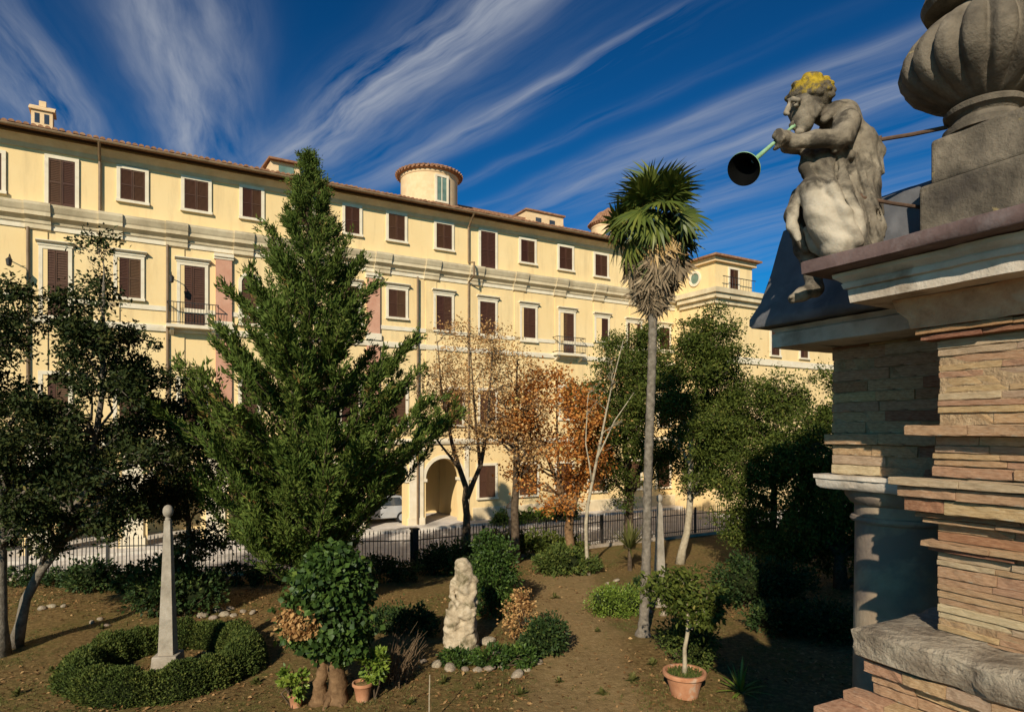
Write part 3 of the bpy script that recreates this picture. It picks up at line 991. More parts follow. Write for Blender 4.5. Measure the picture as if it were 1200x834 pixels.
    obj('dormer_window', MB().box((sa + sb) / 2 - .35, (sa + sb) / 2 + .4, 3.17, 3.22, 17.9, 18.65), M['glass_green'], dm)
    # chimney with little smoke openings
    sc_ = S(50, 1.2)
    zt = ZF(50, 133, 1.2)
    ch = MB().box(sc_ - .36, sc_ + .36, .95, 1.55, 16.9, zt)
    ch.box(sc_ - .42, sc_ + .42, .89, 1.61, zt - 0.78, zt - .70)
    chm = obj('chimney', ch, M['rendered_wall'], PAL)
    cr = MB().extrude([(.87, 0), (1.63, 0), (1.63, .06), (1.25, .30), (.87, .06)], sc_ - .44, sc_ + .44)
    cr.v = [(x, y, z + zt + .002) for x, y, z in cr.v]
    cr.box(sc_ - .12, sc_ + .12, 1.15, 1.36, zt + .25, zt + .48)
    obj('chimney_cap', cr, M['rendered_wall'], chm)
    for q in (-.16, .16):
        obj('smoke_opening', MB().box(sc_ + q - .085, sc_ + q + .085, .945, 1.0, zt - .52, zt - .12), M['glass_dark'], chm)
    # wall lamp brackets
    for px in (14, 200):
        s = S(px)
        lm = MB().tube([(s, 0, 11.6), (s, -.55, 11.75), (s, -.7, 11.6)], .02, 5)
        lm.lathe([(.03, 0), (.11, -.08), (.08, -.3), (.03, -.34)], 8, c=(s, -.7, 11.6))
        obj('wall_lantern', lm, M['iron'], PAL)


build_palace()


def build_car():
    L, W = 3.9, 1.65
    r = empty('parked_car', (*FW(0.75, 1.9), 0.13), math.atan2(E[1], E[0]))
    tag(r, 'small silver hatchback parked under the arcade of the palace', 'car')
    prof = [(-1.95, .28), (-1.95, .62), (-1.85, .80), (-1.05, .92), (-.55, 1.38), (.1, 1.47), (1.2, 1.42), (1.75, 1.0), (1.93, .85), (1.95, .35), (1.9, .28)]
    mb = MB()
    n = len(prof)
    for sgn in (-1, 1):
        for k, (x, z) in enumerate(prof):
            yy = W / 2 * (1 - .18 * max(0, (z - .9) / .57))
            mb.v.append((x, sgn * yy, z))
    for k in range(n):
        k2 = (k + 1) % n
        mb.f.append((k, k2, n + k2, n + k))
    mb.f.append(tuple(range(n))); mb.f.append(tuple(range(n, 2 * n)))
    bevel(obj('body', mb, M['car_paint'], r), .05, 3)
    for sg in (-1, 1):
        wn = MB()
        wn.add([(-.85, sg * (W / 2 - .005), .95), (.05, sg * (W / 2 - .005), .95), (.05, sg * (W / 2 - .105), 1.38), (-.48, sg * (W / 2 - .10), 1.34)], [(0, 1, 2, 3)])
        wn.add([(.12, sg * (W / 2 - .005), .95), (1.4, sg * (W / 2 - .005), .97), (1.1, sg * (W / 2 - .1), 1.36), (.12, sg * (W / 2 - .105), 1.38)], [(0, 1, 2, 3)])
        obj('side_window', wn, M['glass_dark'], r)
    obj('windscreen', MB().add([(-1.03, -.68, .95), (-1.03, .68, .95), (-.56, .6, 1.38), (-.56, -.6, 1.38)], [(0, 1, 2, 3)]), M['glass_dark'], r)
    for x in (-1.25, 1.2):
        for sg in (-1, 1):
            Mw = Matrix.Translation((x, sg * (W / 2 - .08), .30)) @ Matrix.Rotation(R(90), 4, 'X')
            wl = obj('wheel', MB().lathe([(.20, -.1), (.29, -.1), (.30, -.06), (.30, .06), (.29, .1), (.20, .1)], 22, M=Mw), M['rubber'], r)
            obj('rim', MB().lathe([(.19, -.105), (.19, .105)], 14, M=Mw), M['car_paint'], wl)
    for sg in (-1, 1):
        obj('headlight', MB().box(-1.97, -1.9, sg * .6 - .15, sg * .6 + .15, .6, .74), M['white_plaster'], r)


build_car()

# ------------------------------------------------------------------ iron fence
PICK = MB()
PICK.box(-.011, .011, -.011, .011, 0.0, 1.16)
PICK.add([(-.024, -.008, 1.16), (.024, -.008, 1.16), (.024, .008, 1.16), (-.024, .008, 1.16), (0, 0, 1.32)], [(3, 2, 1, 0), (0, 1, 4), (1, 2, 4), (2, 3, 4), (3, 0, 4)])
PICK = PICK.mesh('picket')


def fence_run(a, b, label, spacing):
    a, b = np.array(a, float), np.array(b, float)
    L = np.linalg.norm(b - a)
    d = (b - a) / L
    r = empty('iron_fence', (a[0], a[1], 0), math.atan2(d[1], d[0]))
    tag(r, label, 'fence', 'spiked iron railings along the street')
    obj('footing', MB().box(0, L, -.10, .10, -.05, .13), M['terrace'], r)
    npan = max(1, round(L / 2.6))
    for i in range(npan + 1):
        x = L * i / npan
        big = (i == 0 and label.endswith('figure')) or (i == 2 and label.endswith('conifer'))
        w = .11 if big else .03
        pm = MB().box(-w, w, -w, w, .16, 1.45 if big else 1.3)
        if big:
            pm.box(-w - .03, w + .03, -w - .03, w + .03, 1.452, 1.52)
        else:
            pm.lathe([(.03, 1.3), (.045, 1.33), (.03, 1.38), (.004, 1.40)], 8)
        obj('post', pm, M['iron'], r, (min(max(x, w), L - w), 0, 0))
    for z in (.28, 1.06):
        obj('rail', MB().box(0, L, -.018, .018, z, z + .035), M['iron'], r)
    n = int(L / spacing)
    for i in range(n):
        x = spacing * (i + .5)
        o = obj('picket', PICK, M['iron'], r, (x, 0, .16))
        o.rotation_euler = (random.gauss(0, .012), random.gauss(0, .012), 0)


fence_run(FENCE[0], FENCE[1], 'spiked black iron fence behind the ringed obelisk and the conifer', .13)
fence_run(FENCE[1], FENCE[2], 'spiked black iron fence behind the eroded stone figure', .13)
fence_run(FENCE[2], FENCE[3], 'spiked black iron fence behind the palm and evergreen trees', .13)


def lamp_post():
    x, y = FENCE[1][0] + 3.55, FENCE[1][1] + 2.0
    r = empty('garden_lamp', (x, y, 0))
    tag(r, 'ornate black iron lantern on a short post at the fence', 'lamp')
    obj('post', MB().lathe([(.13, 0), (.13, .3), (.08, .36), (.06, .9), (.05, 1.5), (.09, 1.55), (.05, 1.62)], 12), M['iron'], r, smooth=True)
    lt = MB().lathe([(.06, 1.62), (.10, 1.68), (.16, 2.0), (.17, 2.02)], 6)
    obj('lantern', lt, M['glass_dark'], r)
    obj('lantern_cap', MB().lathe([(.20, 2.021), (.20, 2.05), (.09, 2.2), (.04, 2.24), (.04, 2.3), (.01, 2.36)], 6), M['iron'], r)


lamp_post()

# ------------------------------------------------------------------ signed distance sculpting
def surf_nets(Fd, org, h):
    """naive surface nets -> verts, quads"""
    s = Fd < 0
    cells = np.zeros(tuple(np.array(Fd.shape) - 1), np.int8)
    for dx in (0, 1):
        for dy in (0, 1):
            for dz in (0, 1):
                cells += s[dx:dx + cells.shape[0], dy:dy + cells.shape[1], dz:dz + cells.shape[2]]
    act = (cells > 0) & (cells < 8)
    ids = np.argwhere(act)
    idx = -np.ones(cells.shape, np.int64)
    idx[act] = np.arange(len(ids))
    acc = np.zeros((len(ids), 3)); cnt = np.zeros(len(ids))
    C = [(i, j, k) for i in (0, 1) for j in (0, 1) for k in (0, 1)]
    for a in C:
        for ax in range(3):
            if a[ax] == 0:
                b = list(a); b[ax] = 1
                fa = Fd[ids[:, 0] + a[0], ids[:, 1] + a[1], ids[:, 2] + a[2]]
                fb = Fd[ids[:, 0] + b[0], ids[:, 1] + b[1], ids[:, 2] + b[2]]
                c = (fa < 0) != (fb < 0)
                t = np.where(c, fa / np.where(c, fa - fb, 1), 0)
                p = np.tile(np.array(a, float), (len(ids), 1))
                p[:, ax] = t
                acc[c] += p[c]; cnt[c] += 1
    v = (ids + acc / cnt[:, None]) * h + org
    quads = []
    for ax in range(3):
        sl0 = [slice(1, -1)] * 3; sl1 = [slice(1, -1)] * 3
        sl0[ax] = slice(0, -1); sl1[ax] = slice(1, None)
        d = s[tuple(sl0)] != s[tuple(sl1)]
        e = np.argwhere(d)
        off = np.ones(3, int); off[ax] = 0
        e = e + off
        u, w = [(1, 2), (2, 0), (0, 1)][ax]
        o = lambda du, dw: idx[tuple((e - np.eye(3, dtype=int)[u] * du - np.eye(3, dtype=int)[w] * dw).T)]
        q = np.stack([o(1, 1), o(0, 1), o(0, 0), o(1, 0)], 1)
        neg = s[tuple(e.T)]
        q[~neg] = q[~neg][:, ::-1]
        quads.append(q)
    q = np.concatenate(quads)
    q = q[(q >= 0).all(1)]
    return v, q


class Sculpt:
    def __init__(s, lo, hi, h):
        s.lo = np.array(lo, float); s.h = h
        n = np.ceil((np.array(hi) - s.lo) / h).astype(int) + 1
        s.ax = [s.lo[i] + h * np.arange(n[i]) for i in range(3)]
        s.F = np.full(n, 0.25)
    def region(s, lo, hi, m):
        sl = []
        for i in range(3):
            a = int(np.clip((lo[i] - m - s.lo[i]) // s.h, 0, len(s.ax[i]) - 1))
            b = int(np.clip((hi[i] + m - s.lo[i]) // s.h + 2, 1, len(s.ax[i])))
            sl.append(slice(a, max(b, a + 1)))
        g = np.meshgrid(*[s.ax[i][sl[i]] for i in range(3)], indexing='ij')
        return tuple(sl), g
    def blend(s, sl, D, k, sub=False):
        A = s.F[sl]
        if sub:
            D = -D
            hh = np.clip(.5 - .5 * (A - D) / k, 0, 1)
            s.F[sl] = A + (D - A) * hh + k * hh * (1 - hh)
        else:
            hh = np.clip(.5 + .5 * (A - D) / k, 0, 1)
            s.F[sl] = A + (D - A) * hh - k * hh * (1 - hh)
    def cone(s, a, b, ra, rb, k=.03, sub=False):
        a, b = np.asarray(a, float), np.asarray(b, float)
        r = max(ra, rb)
        sl, g = s.region(np.minimum(a, b) - r, np.maximum(a, b) + r, 2 * k + .03)
        ab = b - a
        t = sum((g[i] - a[i]) * ab[i] for i in range(3)) / max(ab.dot(ab), 1e-9)
        t = np.clip(t, 0, 1)
        D = np.sqrt(sum((g[i] - a[i] - t * ab[i]) ** 2 for i in range(3))) - (ra + (rb - ra) * t)
        s.blend(sl, D, k, sub)
        return s
    def chain(s, pts, rads, k=.03, sub=False):
        for i in range(len(pts) - 1):
            s.cone(pts[i], pts[i + 1], rads[i], rads[i + 1], k, sub)
        return s
    def ell(s, c, r, k=.03, rot=None, sub=False):
        c = np.asarray(c, float); r = np.asarray(r, float)
        m = r.max()
        sl, g = s.region(c - m, c + m, 2 * k + .03)
        q = [g[i] - c[i] for i in range(3)]
        if rot is not None:
            Rm = np.array(rot.to_matrix()).T
            q = [sum(Rm[i, j] * q[j] for j in range(3)) for i in range(3)]
        k0 = np.sqrt(sum((q[i] / r[i]) ** 2 for i in range(3)))
        k1 = np.sqrt(sum((q[i] / r[i] ** 2) ** 2 for i in range(3))) + 1e-9
        s.blend(sl, k0 * (k0 - 1) / k1, k, sub)
        return s
    def rough(s, amp, freq, seed=0, oct=3):
        g = np.meshgrid(*s.ax, indexing='ij')
        rg = np.random.default_rng(seed)
        for o in range(oct):
            acc = 0
            for _ in range(5):
                w = rg.normal(size=3); w /= np.linalg.norm(w)
                acc = acc + np.sin(sum(g[i] * w[i] for i in range(3)) * freq * 2 ** o * rg.uniform(.7, 1.4) + rg.uniform(0, 6.3))
            s.F += amp / 2 ** o * acc / 3
        return s
    def mesh(s, name, origin):
        v, q = surf_nets(s.F, s.lo, s.h)
        return mesh_np(name, v - np.asarray(origin), q, smooth=True)

# ------------------------------------------------------------------ garden portal (right foreground)
TD = np.array([205 - 600, F_PX]); TD = TD / np.linalg.norm(TD)      # along the portal front, away from the eye
ND = np.array([-TD[1], TD[0]])                                      # its outward normal
P0 = np.array([1.98, 3.0])                                          # front corner of the brick pier
PORT = empty('garden_portal', (P0[0], P0[1], 0), math.atan2(TD[1], TD[0]))
tag(PORT, 'old brick garden portal with stone cornice, lead flashing and plastered column', 'gateway')
Zc = CAMZ


def PW(u, w, z):
    p = P0 + TD * u + ND * w
    return np.array([p[0], p[1], Zc + z])


BR = []
for i in range(9):
    rg = np.random.default_rng(100 + i)
    mb = MB()
    nx = 5
    prof = [(0, 0.05), (0.0, .95), (-.03, 1.0), (-.9, 1.0), (-1, .9), (-1, .1), (-.9, 0), (-.03, 0.0)]
    vs = []
    for k in range(nx + 1):
        x = k / nx
        e = .0 if 0 < k < nx else 1.0
        for (y, z) in prof:
            jy = rg.normal(0, .022) - e * .025 if y > -.5 else 0
            jz = rg.normal(0, .025) + (0.02 if z < .5 else -.02) * e
            vs.append((x + rg.normal(0, .012) * (1 - e), y + jy, z + jz))
    n = len(prof)
    fs = [tuple(range(n))[::-1], tuple(nx * n + j for j in range(n))]
    for k in range(nx):
        for j in range(n):
            j2 = (j + 1) % n
            fs.append((k * n + j, k * n + j2, (k + 1) * n + j2, (k + 1) * n + j))
    mb.add(vs, fs)
    BR.append(mb)
BRM = {}


def brick(u0, u1, w, z0, z1, mat='brick', depth=.11, parent=None):
    i = random.randrange(9)
    key = (i, mat)
    if key not in BRM:
        me = BR[i].mesh('brick')
        me.materials.append(M[mat])
        BRM[key] = me
    o = obj('brick', BRM[key], None, parent or PORT, (u0, w + random.gauss(0, .004), Zc + z0))
    o.scale = (u1 - u0, depth, z1 - z0)
    o.rotation_euler = (random.gauss(0, .006), random.gauss(0, .004), random.gauss(0, .006))
    return o


def brick_row(ua, ub, w, z0, z1, mats, lmin=.24, lmax=.50, joint=.003):
    """one course from the right end ua up to the left end ub"""
    u = ub
    first = True
    mat = random.choice(mats)
    while u > ua:
        l = random.uniform(lmin, lmax)
        if first:
            l *= random.uniform(.6, 1)
            first = False
        brick(max(u - l, ua) + joint, u, w, z0 + joint / 2, z1 - joint / 2, mat if random.random() < .8 else random.choice(mats))
        u -= l


def moulding(name, prof, corner, ulen, wlen, mat, rough=.003, close=True, parent=None, seed=0):
    """profile of (overhang, z) carried along the front and mitred round the left corner"""
    rg = np.random.default_rng(seed + 5)
    cu, cw = corner
    path = []
    nf = 22
    for k in range(nf):
        path.append(('f', cu - ulen * (1 - k / nf)))
    path.append(('c', 0))
    for k in range(1, 9):
        path.append(('s', cw - wlen * k / 8))
    mb = MB()
    n = len(prof)
    for (kd, q) in path:
        ja = rg.normal(0, rough); jz = rg.normal(0, rough * .6)
        for (a, z) in prof:
            aa = a + ja + rg.normal(0, rough * .5) if a > 0.02 else a
            zz = Zc + z + jz * .6
            if kd == 'f':
                mb.v.append((q, cw + aa, zz))
            elif kd == 'c':
                mb.v.append((cu + aa, cw + aa, zz))
            else:
                mb.v.append((cu + aa, q, zz))
    for k in range(len(path) - 1):
        for j in range(n if close else n - 1):
            j2 = (j + 1) % n
            mb.f.append((k * n + j, k * n + j2, (k + 1) * n + j2, (k + 1) * n + j))
    mb.f.append(tuple(range(n))); mb.f.append(tuple((len(path) - 1) * n + j for j in range(n)))
    return obj(name, mb, M[mat], parent or PORT, smooth=True)


def build_portal():
    RT = -1.45
    # cores
    core = MB()
    core.box(RT, -.004, -.85, -.006, .01, Zc + .62)
    obj('pier_core', core, M['mortar'], PORT)
    # pier courses, top to bottom: (z0, z1, overhang, mats)
    br, rd, pl = ['brick', 'brick', 'brick', 'brick_pale', 'brick'], ['brick_red'], ['brick_pale']
    rows = [(.448, .476, .065, rd), (.420, .446, .05, rd),
            (.345, .418, 0, pl), (.275, .343, 0, br), (.205, .273, 0, br + pl), (.140, .203, 0, br), (.080, .138, 0, br + pl), (.030, .078, 0, br),
            (-.022, .028, .10, ['brick', 'brick_red']),
            (-.100, -.024, .01, pl), (-.160, -.102, .015, br), (-.212, -.162, .02, br),
            (-.252, -.214, .145, ['brick', 'brick_pale']), (-.305, -.254, .120, br), (-.372, -.307, .10, ['brick', 'brick_red']),
            (-.398, -.374, .065, rd), (-.424, -.400, .045, br), (-.505, -.426, .0, ['brick', 'brick_red']),
            (-.535, -.507, .05, br), (-.556, -.537, .03, rd)]
    z = -.558
    while z > -.93:
        h = random.uniform(.055, .068)
        rows.append((max(z - h, -.934), z - .002, .002, br))
        z -= h
    for (z0, z1, w, mats) in rows:
        parts = [(z0, z1)]
        if z1 - z0 > .056 and w < .03:
            zm = z0 + (z1 - z0) * random.uniform(.42, .58)
            parts = [(z0, zm), (zm, z1)]
        for (za, zb) in parts:
            brick_row(-.78, w, w + random.uniform(-.004, .004), za, zb, mats, joint=.003)
    # entablature of the pier
    moulding('frieze', [(-.06, .478), (.075, .478), (.085, .52), (.11, .56), (.13, .615), (-.06, .617)], (0, 0), 1.45, .85, 'brick', .005, seed=1)
    moulding('cornice', [(-.06, .619), (.262, .617), (.267, .672), (.268, .680), (.285, .684), (.290, .706), (.286, .712), (.300, .722), (.316, .738), (.316, .756), (-.06, .758)],
             (0, 0), 1.45, .85, 'stone_pale', .003, seed=2)
    moulding('flashing', [(-.06, .760), (.402, .762), (.412, .768), (.417, .80), (.415, .824), (.405, .83), (-.06, .845)], (0, 0), 1.45, 1.0, 'lead_rust', .003, seed=3)
    top = MB().box(RT, -.05, -1.0, -.05, Zc + .77, Zc + .84)
    obj('roof_bed', top, M['lead'], PORT)
    # ledge of eroded stone in front of the pier foot
    lg = moulding('ledge', [(-.06, -1.09), (.225, -1.09), (.25, -1.075), (.258, -1.04), (.272, -1.01), (.268, -.975), (.272, -.955), (.250, -.938), (.12, -.930), (-.06, -.926)], (0, 0), 1.45, .8, 'stone_ledge', .013, seed=4)
    rows2 = [(-1.15, -1.093, .22, ['brick', 'brick_pale']), (-1.20, -1.154, .18, br), (-1.255, -1.204, .17, br), (-1.31, -1.259, .26, br)]
    for (z0, z1, w, mats) in rows2:
        brick_row(-.78, w + random.uniform(0, .06), w, z0, z1, mats, .16, .34)
    core2 = MB().box(RT, .12, -.85, .13, .01, Zc - 1.08)
    obj('plinth_core', core2, M['mortar'], PORT)
    # lower rubble step, reaching left of the pier
    rows3 = [(-1.385, -1.315, .44, br, .33), (-1.46, -1.389, .42, br, .30), (-1.53, -1.464, .43, br, .31)]
    for (z0, z1, w, mats, ul) in rows3:
        u = ul
        while u > -.8:
            l = random.uniform(.2, .36)
            o = brick(u - l + .01, u, w, z0, z1 + random.uniform(-.01, .006), random.choice(mats + ['brick_red']), depth=.34)
            u -= l
    obj('footing_core', MB().box(RT, .22, -.85, .36, .012, Zc - 1.40), M['mortar'], PORT)
    # set-back part over the column
    SB, UE, K = -.62, 1.0, 1.062
    sc = lambda pr: [(a * K, z * K) for a, z in pr]
    obj('entablature_core', MB().box(-.02, UE - .008, -1.22, SB - .009, Zc - .255 * K, Zc + .52 * K), M['mortar'], PORT)
    z = -.258 * K
    k = 0
    while z < .50 * K:
        h = random.uniform(.058, .072)
        w = SB + (.035 if k == 3 else 0)
        u = UE + (.035 if k == 3 else 0)
        while u > -.02:
            l = random.uniform(.22, .42)
            brick(max(u - l, -.02) + .006, u, w, z + .002, min(z + h, .505 * K) - .002, random.choice(br + ['brick_red']))
            u -= l
        z += h
        k += 1
    moulding('abacus', sc([(-.10, -.345), (.045, -.345), (.06, -.33), (.065, -.29), (.075, -.285), (.075, -.262), (-.10, -.26)]), (UE, SB), 1.0, .6, 'stone_pale', .002, seed=6)
    moulding('side_cornice', sc([(-.08, .507), (.20, .509), (.235, .52), (.242, .60), (.225, .61), (.25, .635), (-.08, .64)]), (UE, SB), 1.0, .6, 'stone_pale', .003, seed=7)
    moulding('lead_skirt', sc([(-.12, .642), (.322, .644), (.334, .66), (.332, .70), (.29, .80), (.245, .98), (.21, 1.16), (.195, 1.24), (.15, 1.27), (-.12, 1.28)]), (UE, SB), 1.0, .6, 'lead', .002, seed=8)
    obj('attic_block', MB().box(-.35, UE - .04, -1.2, SB - .0, Zc + .69, Zc + 1.345), M['lead'], PORT)
    # column
    cu, cw = .745, -.93
    zt = Zc - .345 * K
    col = MB().lathe([(.272, 1.05), (.278, 1.6), (.278, 2.2), (.274, 3.0), (.264, 3.8), (.256, zt - .21)], 48, c=(cu, cw, 0))
    sh = obj('column', col, M['column'], PORT, smooth=True)
    cap = MB().lathe([(.256, zt - .21), (.278, zt - .205), (.286, zt - .19), (.278, zt - .172), (.26, zt - .167), (.26, zt - .10), (.285, zt - .085), (.315, zt - .04), (.315, zt - .002)], 48, c=(cu, cw, 0))
    obj('capital', cap, M['column'], sh, smooth=True)
    bs = MB().lathe([(.38, .85), (.40, .89), (.38, .94), (.33, .96), (.32, .99), (.34, 1.02), (.32, 1.05)], 48, c=(cu, cw, 0))
    bs.box(cu - .42, cu + .42, cw - .42, cw + .42, .70, .85)
    bs.box(cu - .38, cu + .38, cw - .38, cw + .38, 0, .70)
    obj('column_base', bs, M['stone_pale'], sh, smooth=True)
    # pedestal of the urn
    pu, pw_ = -.05, -.30
    pd = MB()
    pd.box(pu - .75, pu + .20, pw_ - .35, pw_ + .20, Zc + .80, Zc + 1.20)
    pd.box(pu - .78, pu + .165, pw_ - .36, pw_ + .165, Zc + 1.202, Zc + 1.42)
    pe = bevel(obj('pedestal', pd, M['stone_dark'], PORT), .018, 3)
    wl = MB().box(pu - .3, pu + .62, pw_ - .62, pw_ - .36, Zc + .8, Zc + 1.33)
    bevel(obj('parapet', wl, M['stone_dark'], PORT), .015, 2)


build_portal()


def build_urn():
    c = PW(-.05, -.30, 1.42)
    r = empty('stone_urn', tuple(c))
    tag(r, 'large dark weathered stone urn with gadrooned bowl on the portal pedestal', 'urn')
    foot = MB().lathe([(.175, 0), (.175, .03), (.15, .045), (.135, .07), (.145, .085), (.168, .095), (.172, .115), (.155, .13), (.12, .145)], 48)
    obj('foot', foot, M['stone_dark'], r, smooth=True)
    n = 18
    def mod(t, z):
        k = abs(math.sin(n * t / 2 + .6))
        e = min(1, max(0, (z - .14) / .06)) * min(1, max(0, (.60 - z) / .05))
        return 1 - .15 * e * (1 - k) ** 1.8
    prof = [(.12, .13), (.15, .145), (.195, .17), (.255, .205), (.315, .25), (.352, .305), (.362, .35), (.350, .405), (.318, .46), (.272, .51), (.22, .55), (.17, .58), (.15, .60)]
    fine = []
    for i in range(len(prof) - 1):
        for q in (0, .5):
            fine.append((prof[i][0] + (prof[i + 1][0] - prof[i][0]) * q, prof[i][1] + (prof[i + 1][1] - prof[i][1]) * q))
    fine.append(prof[-1])
    obj('bowl', MB().lathe(fine, n * 14, mod=mod), M['stone_dark'], r, smooth='all')
    rim = MB().lathe([(.15, .60), (.21, .605), (.25, .625), (.265, .66), (.25, .70), (.20, .72), (.14, .78), (.10, .86), (.05, .91), (.01, .92)], 48)
    obj('lid', rim, M['stone_dark'], r, smooth=True)


build_urn()


def rod(label, a, b, rad):
    a, b = Vector(a), Vector(b)
    m = MB().tube([Vector((0, 0, 0)), (b - a) * .5 + Vector((0, 0, -.004)), b - a], rad, 8)
    e = (b - a).normalized()
    m.tube([-e * .012, e * .012], rad * 1.9, 8)
    o = obj('iron_tie', m, M['rust'], None, tuple(a))
    tag(o, label, 'rod', 'iron ties that hold the statue')


rod('upper rusty iron tie from the statue back to the urn foot', P(1030, 164, 3.36), PW(.09, -.24, 1.50), .011)
rod('lower rusty iron tie from the statue hip to the pedestal', P(1006, 231, 3.24), PW(.17, -.22, 1.12), .010)


def build_statue():
    global STATUE_WASH
    org = PW(.40, .10, .84)
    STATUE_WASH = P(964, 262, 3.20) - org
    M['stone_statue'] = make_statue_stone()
    lo = P(895, 365, 3.35) - np.array([.10, .45, .05]); hi = P(1050, 80, 3.5) + np.array([.1, .35, .1])
    s = Sculpt(lo, hi, .0068)
    p = P
    # torso in a tunic, seated on the corner, leaning forwards to the left
    s.ell(p(1002, 276, 3.36), (.125, .15, .10), .04)
    s.chain([p(1001, 262, 3.36), p(1004, 215, 3.38), p(998, 172, 3.38), p(988, 149, 3.38)], [.118, .108, .108, .084], .04)
    s.chain([p(992, 144, 3.275), p(987, 137, 3.38), p(982, 140, 3.49)], [.060, .074, .060], .035)
    s.chain([p(984, 136, 3.38), p(966, 134, 3.36), p(955, 128, 3.36)], [.055, .050, .05], .03)
    # cloak collar, and the cloth that hangs below the raised arm
    s.chain([p(966, 140, 3.29), p(980, 126, 3.31), p(996, 128, 3.36), p(1004, 140, 3.38)], [.020, .030, .032, .03], .016)
    s.ell(p(966, 192, 3.29), (.080, .070, .085), .03)
    # cloak gathered on the back
    s.chain([p(1018, 156, 3.37), p(1028, 178, 3.36), p(1029, 203, 3.37)], [.030, .036, .024], .018)
    s.chain([p(1003, 138, 3.34), p(1014, 175, 3.30), p(1018, 235, 3.27), p(1016, 290, 3.25)], [.022, .026, .030, .042], .018)
    s.chain([p(1020, 190, 3.36), p(1026, 240, 3.36), p(1026, 290, 3.36)], [.03, .03, .04], .02)
    # chest and hanging tunic front
    s.chain([p(972, 172, 3.36), p(978, 210, 3.33), p(988, 245, 3.30)], [.068, .070, .065], .03)
    s.chain([p(948, 183, 3.32), p(950, 202, 3.31), p(960, 214, 3.31)], [.032, .040, .030], .03)
    s.chain([p(955, 178, 3.30), p(975, 176, 3.27), p(995, 182, 3.25)], [.03, .035, .03], .025)
    for (x0, y0, x1, y1, d0, rr) in ((985, 185, 1000, 285, 3.235, .020), (998, 185, 1012, 290, 3.225, .020), (974, 190, 978, 236, 3.25, .022), (1008, 190, 1026, 292, 3.24, .022), (966, 195, 966, 222, 3.26, .018)):
        s.chain([p(x0 - 2, y0 - 14, d0 + .07), p((x0 + x1) / 2 + 2, (y0 + y1) / 2, d0), p(x1, y1, d0)], [rr * .7, rr, rr * 1.2], .026)
    # hem falling between the legs
    s.chain([p(1000, 235, 3.22), p(1004, 262, 3.205), p(1012, 290, 3.22)], [.03, .04, .04], .03)
    # near leg, bent: one long diagonal form from the knee down to the cornice
    s.chain([p(953, 228, 3.25), p(966, 256, 3.225), p(984, 286, 3.215), p(998, 304, 3.21)], [.066, .086, .090, .07], .012)
    s.ell(p(952, 222, 3.25), (.066, .062, .062), .015)
    s.chain([p(998, 262, 3.28), p(972, 236, 3.27)], [.085, .070], .02)
    # tunic hem that crosses the thigh, front flap hanging before the knee
    s.chain([p(968, 186, 3.28), p(976, 222, 3.170), p(990, 250, 3.135), p(1006, 284, 3.13)], [.022, .028, .028, .026], .020)
    s.chain([p(982, 180, 3.29), p(990, 220, 3.175), p(1004, 252, 3.15), p(1014, 288, 3.16)], [.020, .026, .028, .026], .022)
    s.chain([p(946, 178, 3.28), p(944, 196, 3.265), p(952, 212, 3.255)], [.028, .034, .022], .010)
    s.chain([p(960, 170, 3.30), p(960, 194, 3.245), p(968, 210, 3.22)], [.022, .026, .018], .018)
    s.chain([p(958, 206, 3.19), p(966, 226, 3.155)], [.014, .012], .010, True)
    # drapery along the outer shin
    s.chain([p(938, 222, 3.28), p(929, 246, 3.30), p(928, 266, 3.30), p(936, 280, 3.29)], [.022, .030, .026, .014], .010)
    # far leg hanging over the end, foot below the cornice
    s.chain([p(995, 262, 3.44), p(950, 245, 3.50)], [.09, .072], .035)
    s.chain([p(948, 246, 3.50), p(945, 285, 3.49), p(953, 322, 3.46)], [.068, .066, .044], .03)
    s.chain([p(953, 322, 3.46), p(955, 338, 3.44), p(940, 345, 3.41), p(929, 350, 3.39)], [.042, .044, .036, .024], .02)
    for i in range(5):
        a = p(932 + i * 1.0, 346 + i * .9, 3.375 + .018 * i)
        s.cone(a, a + np.array([-.033 + .004 * i, -.012, -.014]), .012 - .0008 * i, .009, .006)
    # drapery down the shin side
    s.chain([p(935, 228, 3.42), p(929, 252, 3.40), p(934, 272, 3.40), p(944, 292, 3.40)], [.034, .036, .03, .022], .03)
    s.chain([p(945, 270, 3.33), p(955, 290, 3.32), p(966, 300, 3.30)], [.02, .026, .02], .02)
    # near arm: raised elbow, hand on the horn
    s.chain([p(992, 145, 3.255), p(988, 158, 3.21), p(984, 163, 3.185)], [.064, .056, .046], .018)
    s.chain([p(986, 162, 3.185), p(955, 163, 3.17), p(928, 167, 3.165)], [.046, .041, .029], .015)
    s.chain([p(1000, 138, 3.235), p(990, 166, 3.20), p(978, 176, 3.20)], [.016, .020, .016], .008)
    # far arm
    s.chain([p(984, 142, 3.48), p(956, 172, 3.40), p(922, 172, 3.24)], [.062, .048, .032], .025)
    # hand round the tube: palm and five fingers
    mth, bel = p(928, 149.5, 3.275), p(872, 198, 2.90)
    ax = (bel - mth) / np.linalg.norm(bel - mth)
    hc = mth + ax * (np.linalg.norm(bel - mth) * .34)
    side = np.cross(ax, np.array([0, 0, 1.])); side /= np.linalg.norm(side)
    upv = np.cross(side, ax)
    s.chain([p(928, 166, 3.165), hc - side * 0.0 + upv * .0 + ax * -.03 - np.array([-.03, 0, 0])], [.034, .040], .02)
    s.ell(hc + np.array([.022, -.004, .006]), (.036, .040, .034), .015)
